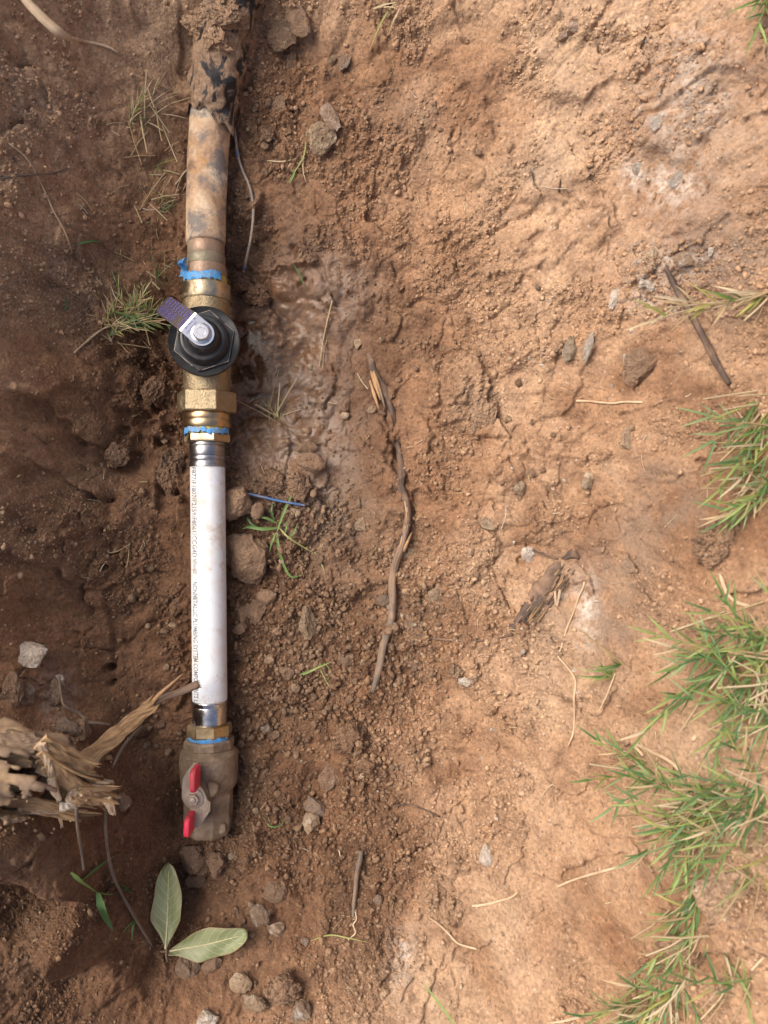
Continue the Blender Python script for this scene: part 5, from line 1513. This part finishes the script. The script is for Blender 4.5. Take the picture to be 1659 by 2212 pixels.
single("grass_shred", "slender yellow green grass stem near the upper pipe wire", [
 ([(661,308,.002),(657,340,.004),(645,365,.005),(622,400,.004)], 1.3, yl), ([(658,330,.003),(655,370,.004),(662,398,.003)], 1.0, sw), ([(578,350,.003),(610,352,.003),(645,345,.003)], 1.1, sw), ([(640,368,.004),(632,390,.005),(625,400,.003)], 1.8, g2)])
single("grass_shred", "bent straw stem with green end near the top edge", [
 ([(806,24,.003),(830,17,.004),(858,10,.003)], 1.6, sw), ([(850,14,.003),(830,45,.005),(815,75,.005),(797,117,.003)], 1.4, yl), ([(862,26,.003),(850,50,.004),(840,78,.003)], 1.4, sw), ([(820,21,.003),(845,22,.004),(862,26,.003)], .9, sw)])
single("grass_sprig", "broad leaved green grass sprig in the lower left corner", [
 ([(168,1868,.012),(190,1888,.012),(222,1915,.010)], 3.2, g2), ([(188,1888,.010),(212,1868,.012),(240,1848,.010),(270,1832,.006)], 3.6, g3), ([(222,1915,.010),(232,1945,.012),(240,1975,.009),(249,2002,.005)], 6.0, g3), ([(222,1914,.010),(245,1920,.009),(265,1920,.006)], 1.6, g1),
 ([(268,1905,.004),(280,1915,.006),(291,1925,.004)], 3.6, g3), ([(300,1978,.004),(292,1995,.006),(288,2030,.003)], 1.8, g3), ([(296,1980,.004),(280,1995,.005),(268,2010,.003)], 1.8, g1)])
single("grass_strand", "yellow green grass blade bent over the tangled rootlet", [([(672,2028,.003),(712,2014,.004),(750,2020,.004),(795,2033,.002)], 1.5, yl)])
single("grass_strand", "thin blurred green blade at the bottom edge of the slope", [([(915,2110,.01),(950,2145,.016),(985,2190,.02),(1000,2215,.024)], 1.8, g2)])
single("grass_strand", "green blade tip rising on the dark lower left mound", [([(78,2225,.004),(77,2205,.02),(76,2185,.03)], 2.6, g2)])
single("grass_strand", "short dark green blade lying right of the muddy valve", [([(805,1748,.002),(822,1772,.003),(850,1762,.003),(862,1748,.002)] if False else [(567,1762,.002),(585,1782,.003),(605,1780,.003),(618,1765,.002)], 1.3, g1)])
single("grass_strand", "narrow grey green blade on the upper left bank", [([(140,675,.003),(148,660,.004),(143,630,.003)], 1.6, g3)])
single("grass_strand", "small green blade at the crack above the puddle", [([(636,575,.003),(650,600,.004),(660,625,.003)], 1.6, g3)])
single("grass_strand", "green blade beside the crack on the upper left bank", [([(170,530,.003),(195,525,.004),(220,524,.003)], 2.0, g3)])
tuft("withered grass wisps on the bank left of the tar wrap", [(320,235),(335,250),(345,215),(310,260),(290,265)], [(-.6,-.8,.2),(.6,-.8,.2),(-.3,.9,.1),(1,0,.1)], 2, 14, .02, .3, "grass_wisps", w=.0008, ll=.014, straw=16, jit=22)
tuft("withered grass wisps on the bank left of the corroded pipe", [(370,355),(385,385),(360,440),(345,465)], [(-.8,-.4,.1),(.6,-.8,.2),(-.6,.6,.1),(-1,0,.1)], 2, 14, .02, .4, "grass_wisps", w=.0009, ll=.014, straw=14, jit=26)
tuft("sparse green wisps at the foot of the blue tape", [(350,610),(330,630),(300,640)], [(-.4,-.9,.3),(.5,-.8,.3),(-.2,-1,.5)], 1, 16, .02, .7, "grass_wisps", w=.0009, ll=.014, straw=6, jit=16)
tuft("drowned grass wisps in the mud beside the union nut", [(585,895),(600,905)], [(-.4,-.9,.3),(.5,-.8,.3),(.2,1,.3)], 0, 16, .02, .5, "grass_wisps", w=.0008, ll=.010, straw=8, jit=9)

# straws: each its own piece
def straw_piece(u0, v0, u1, v1, w, col, label="short dry straw piece lying on the bare soil", group="dry straw bits on the soil", bend_=None):
    a, b_ = G(u0, v0, .0012), G(u1, v1, .0012)
    mid = a.lerp(b_, .5); mid.z = max(mid.z, float(hz(mid.x, mid.y)[0]) + .0008)
    sd_ = (b_ - a).cross(Vector((0, 0, 1))); mid += sd_ * (bend_ if bend_ is not None else random.uniform(-.12, .12))
    B = Blades(); B.stem(resample([a, mid, b_], 3), w, col)
    return tag(B.obj("straw"), label, "straw", group)
straw_piece(718, 650, 690, 792, .0013, STRAW[1], "long split straw lying upright right of the puddle", None, .02)
straw_piece(706, 735, 697, 795, .0009, STRAW[0], "thin straw strand splitting off the long upright straw", None, .02)
for q in [(1190,845,1230,860),(915,1480,938,1520)]: pass
rs = random.Random(15)
def strawlab(u, v, L):
    z = ("on the dark left bank beside the pipe" if u < 420 else "on the trench floor near the white pipe" if u < 760 else "on the soil round the long root" if u < 1000 else "on the bright slope below the turf")
    return (("long" if L > 30 else "short") + " dry straw bit lying " + z, "straw bits " + z)
for _ in range(150):
    z_ = rs.random()
    if z_ < .42: u, v = rs.uniform(150, 400), rs.uniform(180, 1250)
    elif z_ < .75: u, v = rs.uniform(560, 1300), rs.uniform(100, 2150)
    else: u, v = rs.uniform(1000, 1600), rs.uniform(500, 2100)
    a = rs.uniform(0, 6.28); L = rs.uniform(9, 30) if rs.random() < .85 else rs.uniform(30, 55)
    random.seed(rs.randint(0, 99999))
    straw_piece(u, v, u + L * math.cos(a), v + L * math.sin(a), rs.uniform(.0004, .0011), rs.choice(STRAW + [(0.36, 0.25, 0.15), (0.62, 0.54, 0.42)]), *strawlab(u, v, L))

# ------------------------------------------------------------------ stones
def stone_mesh(sub, seed, planes=9, rough=.06, round_=.5):
    rnd = random.Random(seed)
    bm = bmesh.new(); bmesh.ops.create_icosphere(bm, subdivisions=sub, radius=1)
    pl = []
    for _ in range(planes):
        v = Vector((rnd.gauss(0, 1), rnd.gauss(0, 1), rnd.gauss(0, 1))).normalized(); pl.append((v, rnd.uniform(.46 + .34 * round_, .80 + .15 * round_)))
    ph = [rnd.uniform(0, 6) for _ in range(6)]
    for v in bm.verts:
        p = v.co
        for nrm, d in pl:
            k = p.dot(nrm) - d
            if k > 0: p -= nrm * k * .94
        p = p + Vector(mnoise.noise_vector(p * 2.3 + Vector((seed % 89, 3, 7)))) * rough * 1.6 + Vector(mnoise.noise_vector(p * 6.1 + Vector((seed % 71, 1, 2)))) * rough * .9
        q = 1 + rough * .5 * (math.sin(5 * p.x + ph[0]) * math.sin(4 * p.y + ph[1]) + .6 * math.sin(9 * p.z + ph[2] + 4 * p.x) + .5 * math.sin(14 * p.y + ph[3] - 8 * p.z)) + rnd.uniform(-.5, .5) * rough
        v.co = p * q
    me = bpy.data.meshes.new("stone"); bm.to_mesh(me); bm.free()
    return me
ST = {'brown': 'brown_stone', 'dirty': 'dirty_stone', 'pale': 'pale_stone', 'chalk': 'chalk_stone', 'speck': 'speckled_stone', 'grey': 'grey_stone', 'pink': 'pink_stone', 'soil': 'clod'}
def make_clod():
    m, nt, b = new_mat("soil_clod")
    co = posco(nt); c, fine, mid = soil_colour(nt, co)
    inf = N(nt, "ShaderNodeObjectInfo")
    hv = N(nt, "ShaderNodeHueSaturation"); nt.links.new(math_(nt, 'ADD', math_(nt, 'MULTIPLY', inf.outputs["Random"], .25), .82), hv.inputs["Value"]); nt.links.new(mixc(nt, 1.0, c, inf.outputs["Color"], 'MULTIPLY'), hv.inputs["Color"])
    nt.links.new(hv.outputs[0], b.inputs["Base Color"]); b.inputs["Roughness"].default_value = .9
    bump(nt, b, math_(nt, 'ADD', fine, mid.outputs[0]), 1.0, .0028)
    return m
M['clod'] = make_clod()
def stone(u, v, ru, rv, rot, kind, label, name=None, flat=.7, sink=.30, seed=None, angular=.5, sub=3):
    seed = seed if seed is not None else int(u * 7 + v * 13)
    me = stone_mesh(sub if max(ru, rv) > 7 else 2, seed, 13, .13 if kind == 'soil' else .065, 1 - min(1, .15 + angular * 1.3))
    p = G(u, v); s = K * (CZ - p.z) / CZ
    o = link(name or ("soil_clod" if kind == 'soil' else "stone"), me, M[ST[kind]], None, True)
    mo_ = float(lookup(moist_shade, p.x, p.y)[0]); o.color = (1 - .55 * mo_, 1 - .6 * mo_, 1 - .62 * mo_, 1)
    try: me.set_sharp_from_angle(angle=math.radians(24))
    except Exception: pass
    sink = sink + .07
    h = min(ru, rv) * s * flat
    o.scale = (ru * s * 1.32, rv * s * 1.32, h * 1.25)
    o.rotation_euler = (random.uniform(-.2, .2), random.uniform(-.2, .2), -rot)
    o.location = P(u, v, p.z + h * (1 - 2 * sink)); 
    return tag(o, label, "clod" if kind == 'soil' else "stone")
random.seed(21)
STONES = [
 (608,76,34,44,.3,'brown',"flat brown slab stone beside the tar wrap",.35,.15,.9),
 (643,40,21,31,-.2,'brown',"orange brown oval stone leaning on the flat slab",.5,.0,.3),
 (717,249,17,31,-.5,'pink',"pale pinkish pointed shard resting on a brown lump",.45,.0,1.),
 (695,296,27,31,.2,'pale',"lumpy brown stone with pale patches under the shard",.8,.25,.4),
 (605,220,14,16,.1,'brown',"round tan stone alone on soil below the slab",.7,.25,.3),
 (745,130,14,24,.4,'grey',"greyish leaf shaped stone right of the slab",.5,.25,.7),
 (720,131,8,9,0,'pale',"small yellowish pebble between slab and greyish stone",.8,.2,.3),
 (627,130,11,19,0,'brown',"narrow brown stone under the slab's tip",.6,.25,.7),
 (575,290,16,14,.2,'soil',"dark soil clod beside the wire's upper bend",.6,.3,.5),
 (532,1206,46,44,.2,'brown',"big rounded brown stone wedged under the white pipe",.75,.3,.25),
 (508,1085,34,32,0,'brown',"red brown stone tucked under the white pipe's upper end",.8,.25,.35),
 (597,1040,40,26,.2,'soil',"angular brown clod above the blue wire stub",.8,.15,.9),
 (648,1050,28,26,.6,'soil',"crumbly clod right of the angular clod",.8,.2,.7),
 (673,999,26,17,.2,'dirty',"smooth wet brown oval stone at the mud edge",.7,.3,.1),
 (663,968,18,12,0,'brown',"glossy wet brown pebble above the wet oval stone",.8,.25,.1),
 (555,1100,13,18,.1,'brown',"brown stone among the grass sprig leaves",.8,.2,.6),
 (572,1290,20,19,.2,'dirty',"blocky brown stone below the big wedged one",.7,.25,.7),
 (553,1326,17,24,.2,'dirty',"upright brown stone touching the blocky one",.7,.25,.7),
 (524,1326,16,16,.5,'brown',"square brown stone close to the white pipe",.7,.25,.7),
 (518,1356,14,12,0,'brown',"rusty orange stone just under the square one",.7,.25,.4),
 (663,1348,19,32,.1,'pale',"tall brown stone with a pale ochre face",.8,.25,.6),
 (617,1453,15,14,0,'brown',"small block of brown stone left of the grass shred",.8,.2,.7),
 (752,1424,19,16,.2,'dirty',"triangular brown stone right of the grass shred",.6,.25,.8),
 (582,1425,11,10,0,'brown',"roundish brown pebble below the tall pale stone",.8,.2,.2),
 (779,1131,12,15,.2,'pale',"pale ochre pebble left of the long root",.8,.25,.6),
 (832,1297,15,14,0,'grey',"round grey speckled pebble left of the long root",.8,.3,.2),
 (944,1288,16,15,.2,'pale',"tan stone right of the long root's middle",.8,.3,.4),
 (885,1352,11,15,.1,'brown',"brown stone nestled against the long root's bend",.8,.25,.6),
 (885,1195,20,11,.1,'pale',"flat ochre stone right of the peeled root stretch",.5,.3,.6),
 (1008,1472,14,11,.3,'chalk',"white chalky stone on the crumbly slope",.8,.2,.6),
 (984,1450,15,14,0,'soil',"cubic soil clod beside the white chalky stone",.9,.2,.8),
 (757,1591,30,32,.1,'soil',"large rounded clod right of the lower valve",.8,.3,.4),
 (794,1656,16,15,.1,'soil',"round clod below the large rounded one",.9,.25,.2),
 (712,1672,20,30,.2,'dirty',"long upright stone left of the round clod",.7,.3,.6),
 (576,1571,14,12,.2,'speck',"white edged stone near the lower crimp sleeve",.8,.2,.7),
 (592,1590,12,10,0,'dirty',"brown stone touching the white edged one",.8,.2,.7),
 (676,1742,26,20,.3,'grey',"dark grey lump in the crumbs below the long stone",.7,.3,.5),
 (672,1780,17,18,.2,'pale',"ochre stone half under the dark grey lump",.8,.25,.5),
 (424,1857,30,27,.3,'dirty',"large dark clod below the red handle grip",.85,.15,.6),
 (466,1866,23,21,.2,'dirty',"grey brown lump beside the large dark clod",.85,.15,.7),
 (424,1900,19,15,.1,'brown',"brown pebble with white flecks below the dark clod",.8,.2,.3),
 (590,1922,23,21,.2,'brown',"brown lump right of the two leaves",.8,.25,.7),
 (562,1975,22,20,.2,'speck',"white speckled stone above the leaf's browned tip",.85,.15,.6),
 (600,2005,20,16,.4,'speck',"rough white flecked stone right of the leaf tip",.7,.3,.6),
 (410,2090,22,29,.1,'speck',"pale flecked block below the sideways leaf",.85,.2,.6),
 (460,2085,20,17,0,'dirty',"brown block under the sideways leaf",.8,.3,.6),
 (520,2122,20,17,.2,'pale',"ochre stone on the bottom slope",.8,.25,.5),
 (452,2203,27,18,0,'speck',"flecked stone at the very foot of the hole",.8,.25,.6),
 (548,2172,26,17,.3,'pale',"pale ochre crusted stone at the foot of the hole",.7,.3,.5),
 (617,2135,34,30,.2,'soil',"big soil coated lump on the bottom slope",.8,.25,.3),
 (647,2192,20,26,.1,'speck',"tall pale flecked stone at the foot of the slope",.8,.25,.7),
 (816,1943,9,9,0,'grey',"smooth grey pebble right of the short grey twig",.8,.2,.05),
 (658,2033,9,7,0,'speck',"tiny pale stone at the end of the bent grass blade",.8,.2,.5),
 (60,1409,44,25,.08,'chalk',"whitish block stone set in the left bank",.8,.25,.8),
 (118,1500,17,32,.1,'speck',"white crusted stone under the looping thin root",.7,.25,.6),
 (128,1470,9,16,.1,'chalk',"bright white chip under the looping thin root's end",.7,.1,.7),
 (22,1492,24,32,.1,'dirty',"brown knobbly stone below the whitish block",.8,.3,.5),
 (60,1500,18,22,.2,'speck',"pale veined stone between block and broken root",.7,.35,.6),
 (266,1733,14,15,.1,'brown',"round brown pebble near the broken root's splinters",.8,.2,.15),
 (178,1580,24,22,.2,'dirty',"dark stone lying behind the broken root",.8,.3,.6),
 (140,1570,28,20,.2,'grey',"grey flaky stone behind the broken root's tip",.7,.3,.6),
 (1387,790,34,38,.3,'dirty',"big brown stone with pale rim embedded in bright slope",.6,.4,.6),
 (1360,796,10,30,-.2,'chalk',"pale crescent edge chip on the big embedded stone",.7,.25,.5),
 (1230,750,12,24,.2,'pale',"upright pale stone left of a white sliver",.6,.35,.4),
 (1272,752,8,26,.25,'chalk',"white sliver of stone right of the upright pale one",.6,.3,.6),
 (1327,645,9,19,.25,'chalk',"white elongated pebble above the slivers",.7,.3,.4),
 (1408,553,11,14,.2,'pale',"clean cream oval pebble near the dark twig's top",.8,.25,.1),
 (1057,1131,17,13,.3,'pale',"peach coloured stone set flat in the slope",.5,.35,.5),
 (1141,1197,14,18,-.2,'chalk',"cream stone at the dark rootlet's left end",.6,.3,.4),
 (1272,1030,9,9,.1,'pale',"yellowish round pebble touching an oblong one",.8,.25,.2),
 (1268,1045,11,12,-.6,'pale',"yellowish oblong pebble under the round one",.8,.25,.4),
 (1122,1056,10,13,.5,'pale',"pale brown oblong pebble left of the yellow pair",.8,.25,.2),
 (1213,1285,8,12,.1,'chalk',"small white wedge beside the splintered root",.6,.2,.7),
 (1050,1851,12,19,.1,'chalk',"white crumbly chalk lump on the lower slope",.6,.2,.5),
 (1358,945,16,25,.4,'pale',"long pale stone below the level rootlet",.5,.4,.5),
 (1420,262,15,18,.3,'chalk',"white chalk flake beside the grey patch",.4,.3,.9),
 (1375,362,14,13,.2,'chalk',"white chalk flake left of the grey patch",.4,.35,.8),
 (1467,385,20,14,-.6,'chalk',"slanting white chalk flake below the grey patch",.4,.35,.8),
 (1482,557,26,16,.1,'speck',"white flecked stone near the dark twig's top",.5,.35,.5),
 (1537,541,10,14,.3,'chalk',"bright white chalk chip right of flecked stone",.5,.3,.8),
 (1392,612,13,12,.1,'chalk',"white chalk chip left of the dark twig",.5,.3,.8),
 (1408,622,9,7,.1,'chalk',"tiny white chalk chip touching the chip by the twig",.5,.3,.8),
 (1485,1964,8,8,0,'chalk',"bright white pebble in the drooping grass",.8,.1,.3),
 (1655,50,12,10,.2,'pink',"pinkish pebble close under the topmost turf",.8,.3,.3),
 (1240,60,14,17,.2,'pink',"pinkish stone high on the upper slope",.8,.3,.4),
 (1216,78,10,12,.2,'pink',"smaller pinkish stone under the high pinkish one",.8,.3,.4),
 (355,953,7,6,.2,'pink',"small pink cube stone left of the brass adapter nut",.9,.0,.8),
 (803,886,8,8,0,'pale',"round cream pebble left of the dark root stretch",.8,.25,.1),
 (772,742,9,10,.3,'pale',"cream stone chip at the dark root's upper end",.8,.2,.7),
 (1555,1170,44,46,.2,'soil',"big rounded clod under the right hand turf",.7,.35,.3),
 (1500,2060,60,30,.25,'soil',"large turf clod hanging under the drooping grass",.7,.25,.5),
 (1600,1960,70,60,.2,'soil',"broad soil clod between the lower grass tufts",.4,.4,.4),
 (250,985,22,24,.2,'soil',"pale topped clod on the left bank",.8,.3,.5),
 (365,1020,30,40,.1,'soil',"square cut clod left of the crimp sleeve",.9,.3,.8),
 (335,845,26,30,.2,'soil',"dark clod left of the union nut",.9,.3,.6),
 (520,615,26,22,.2,'soil',"crumbly dark clod right of the blue tape",.9,.3,.6),
 (560,640,24,22,.2,'soil',"dark clod at the puddle's upper end",.9,.3,.6),
 (1040,905,26,38,.1,'soil',"smooth upright clod on the mid slope",.5,.4,.6),
 (380,1310,18,12,-.6,'soil',"wedge shaped clod left of the white pipe",.8,.25,.8),
 (440,45,38,34,.2,'soil',"soil lump covering the tar wrap's left side",.9,.1,.4),
 (490,30,34,30,.2,'soil',"soil lump sitting on top of the tar wrap",.9,-.1,.4),
 (465,85,26,22,.2,'soil',"crumbling soil lump low on the tar wrap",.8,.0,.4),
]
for (u, v, ru, rv, rot, kd, lb, fl, sk, ang) in STONES:
    o = stone(u, v, ru, rv, rot, kd, lb, None, fl, sk, None, ang, 4 if max(ru, rv) > 22 else 3)
    if 430 < u < 500 and v < 100:      # lumps lying on the wrapped pipe
        z = np.interp(v, [30, 85], [.046, .040]) if u > 455 else .03
        o.location = P(u, v, float(z))

# loose pebbles, each its own object
PM = [stone_mesh(2, 900 + i, 11, .05, .25) for i in range(14)]
rp = random.Random(77)
zone_names = ['among the blades of the leafy sprig', 'just below the leafy sprig', 'right of the long root', 'at the long root\'s lower end', 'round the torn grass shred', 'left of the long root', 'right of the muddy valve', 'round the large rounded clod', 'below the muddy valve', 'right of the puddle', 'by the slab and the pale shard', 'above the long root\'s dark end', 'near the sideways leaf', 'left of the white pipe', 'left of the lower crimp sleeve', 'on the bright mid slope', 'on the bright upper slope']
spots = [(640,1110,45,50,34),(640,1170,60,50,16),(900,1330,60,60,30),(870,1420,60,60,24),(700,1500,110,90,34),(760,1380,70,60,16),(620,1700,70,80,20),(800,1620,80,60,18),(560,1850,70,60,14),(700,900,90,120,12),(620,260,80,80,12),(900,750,120,150,12),(520,2000,60,60,10),(340,1350,40,80,12),(330,1620,40,60,10),(1150,900,150,300,14),(1000,300,160,160,10)]
mats = ['brown_stone', 'dirty_stone', 'brown_stone', 'pale_stone', 'dirty_stone', 'clod']
for (u0, v0, su, sv_, cnt), zn in zip(spots, zone_names):
    for _ in range(cnt):
        u, v = rp.gauss(u0, su * .6), rp.gauss(v0, sv_ * .6)
        if 385 < u < 515 and v < 1820: continue
        r = rp.uniform(3.6, 8.2) if rp.random() < .8 else rp.uniform(8, 11)
        p = G(u, v); s = K * (CZ - p.z) / CZ
        me = PM[rp.randrange(len(PM))]
        mk = rp.choice(mats)
        key = me.name + mk
        pm = bpy.data.meshes.get("pebble_" + key)
        if pm is None:
            pm = me.copy(); pm.name = "pebble_" + key; pm.materials.append(M[mk])
            pm.polygons.foreach_set("use_smooth", [True] * len(pm.polygons))
        o = bpy.data.objects.new("pebble", pm); COL.objects.link(o)
        o.scale = (r * s * rp.uniform(.9, 1.3), r * s, r * s * rp.uniform(.6, .9)); o.rotation_euler = (rp.uniform(-.4, .4), rp.uniform(-.4, .4), rp.uniform(0, 6.28))
        o.location = P(u, v, p.z + r * s * .35)
        mo_ = float(lookup(moist_shade, p.x, p.y)[0]); o.color = (1 - .55 * mo_, 1 - .6 * mo_, 1 - .62 * mo_, 1)
        tag(o, "small " + {"brown_stone": "reddish brown", "dirty_stone": "dull brown", "pale_stone": "pale tan", "clod": "earthy"}[mk] + " pebble lying loose " + zn, "pebble", "loose pebbles " + zn)

# small chalk chips on the bright slope
for (u0, v0, su, sv_, cnt), zn in zip([(1440, 260, 110, 170, 20), (1440, 600, 120, 120, 16), (1230, 950, 150, 220, 14), (1275, 1350, 40, 130, 16), (1000, 1500, 160, 300, 12)],
                                      ["round the grey chalky patch", "beside the straight dark twig", "on the slope below the embedded stone", "along the chalky streak", "on the crumbly lower slope"]):
    for _ in range(cnt):
        u, v = rp.gauss(u0, su * .6), rp.gauss(v0, sv_ * .6); r = rp.uniform(2.2, 5.2)
        p = G(u, v); s = K * (CZ - p.z) / CZ
        me = PM[rp.randrange(len(PM))]; mk = rp.choice(['chalk_stone', 'chalk_stone', 'pale_stone']); key = me.name + mk
        pm = bpy.data.meshes.get("pebble_" + key)
        if pm is None:
            pm = me.copy(); pm.name = "pebble_" + key; pm.materials.append(M[mk])
            pm.polygons.foreach_set("use_smooth", [True] * len(pm.polygons))
        o = bpy.data.objects.new("chalk_chip", pm); COL.objects.link(o)
        o.scale = (r * s * rp.uniform(.9, 1.6), r * s, r * s * rp.uniform(.4, .7)); o.rotation_euler = (rp.uniform(-.4, .4), rp.uniform(-.4, .4), rp.uniform(0, 6.28)); o.location = P(u, v, p.z + r * s * .15)
        tag(o, "tiny " + ("white" if mk == 'chalk_stone' else "tan") + " stone chip " + zn, "stone chip", "stone chips " + zn)

# ------------------------------------------------------------------ soil crumbs (uncountable)
def crumbs():
    rng = np.random.default_rng(5)
    n0 = 86000
    u = rng.uniform(-20, 1690, n0); v = rng.uniform(-20, 2240, n0)
    x, y, z = Gv(u, v)
    cr = bil(crumbly, xs, ys, x, y); pdn = bil(pud, xs, ys, x, y)
    dens = 0.07 + 0.58 * cr
    def gb(a, b, c, d): return np.exp(-((u - a) / c) ** 2 - ((v - b) / d) ** 2)
    dens += .45 * gb(740, 1500, 260, 380) + .35 * gb(660, 1150, 90, 120) + .25 * gb(330, 950, 90, 400) + .3 * gb(900, 450, 160, 260) - .5 * pdn
    keep = (rng.random(n0) < dens) & (pdn < .22) & ~((u > 395) & (u < 500) & (v < 1800) & (v > 560))
    u, v, x, y, z = u[keep], v[keep], x[keep], y[keep], z[keep]
    m = len(u)
    ico = bmesh.new(); bmesh.ops.create_icosphere(ico, subdivisions=1, radius=1)
    bv = np.array([w.co[:] for w in ico.verts]); bf = np.array([[q.index for q in f.verts] for f in ico.faces]); ico.free()
    fl = np.exp(-((u - 720) / 260) ** 2 - ((v - 1480) / 420) ** 2)[...] if len(u) == m else 0
    r = (0.00072 + 0.00042 * fl) * np.exp(rng.normal(0.0, 0.5, m)); r = np.clip(r, .0004, .0036)
    nb_ = len(bv)
    pert = bv[None] * (1 + rng.uniform(-.32, .32, (m, nb_, 1)))
    a = rng.uniform(0, 6.283, m); ca, sa = np.cos(a)[:, None], np.sin(a)[:, None]
    el = rng.uniform(.65, 1.25, (m, 1))
    px = pert[:, :, 0] * el; py = pert[:, :, 1] / el; pz = pert[:, :, 2] * rng.uniform(.6, .95, (m, 1))
    V = np.stack([x[:, None] + r[:, None] * (px * ca - py * sa), y[:, None] + r[:, None] * (px * sa + py * ca), z[:, None] + r[:, None] * (pz + .3)], -1).reshape(-1, 3)
    Fc = (bf[None] + (np.arange(m) * nb_)[:, None, None]).reshape(-1, 3)
    mo = bil(moist_shade, xs, ys, x, y)
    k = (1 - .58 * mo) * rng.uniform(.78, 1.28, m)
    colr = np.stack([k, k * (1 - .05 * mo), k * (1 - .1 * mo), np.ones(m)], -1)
    colr = np.repeat(colr, nb_, 0)
    me = big_mesh("soil_crumbs", V, Fc, {"col": ('FLOAT_COLOR', colr)})
    tag(link("soil_crumbs", me, M['crumb']), "loose soil crumbs scattered over the trench sides and floor", "soil", kind="stuff")
    return m
nc_ = crumbs()

# ------------------------------------------------------------------ lawn round the hole (outside the picture)
def lawn():
    rng = random.Random(9)
    B = Blades(); cnt = 0
    random.seed(9)
    while cnt < 9000:
        a = rng.uniform(0, 6.283); rr2 = rng.uniform(.44, 1.5)
        x, y = rr2 * math.cos(a), rr2 * math.sin(a) * 1.25
        if -0.40 < x < 0.33 and abs(y) < 0.56: continue
        z = 0.238
        if abs(x) < .6 and abs(y) < .8:
            z = float(base_h(np.array([x]), np.array([y]))[0])
            if z < .2: continue
        col = rng.choice(GREEN) if rng.random() < .65 else rng.choice(STRAW)
        B.blade(Vector((x, y, z - .004)), Vector((rng.uniform(-.7, .7), rng.uniform(-.7, .7), 1)), rng.uniform(.02, .045), rng.uniform(.0018, .003), col, rng.uniform(.5, 1.6), 3)
        cnt += 1
    tag(B.obj("lawn_grass"), "short lawn grass growing round the dug hole", "grass", kind="stuff")
lawn()
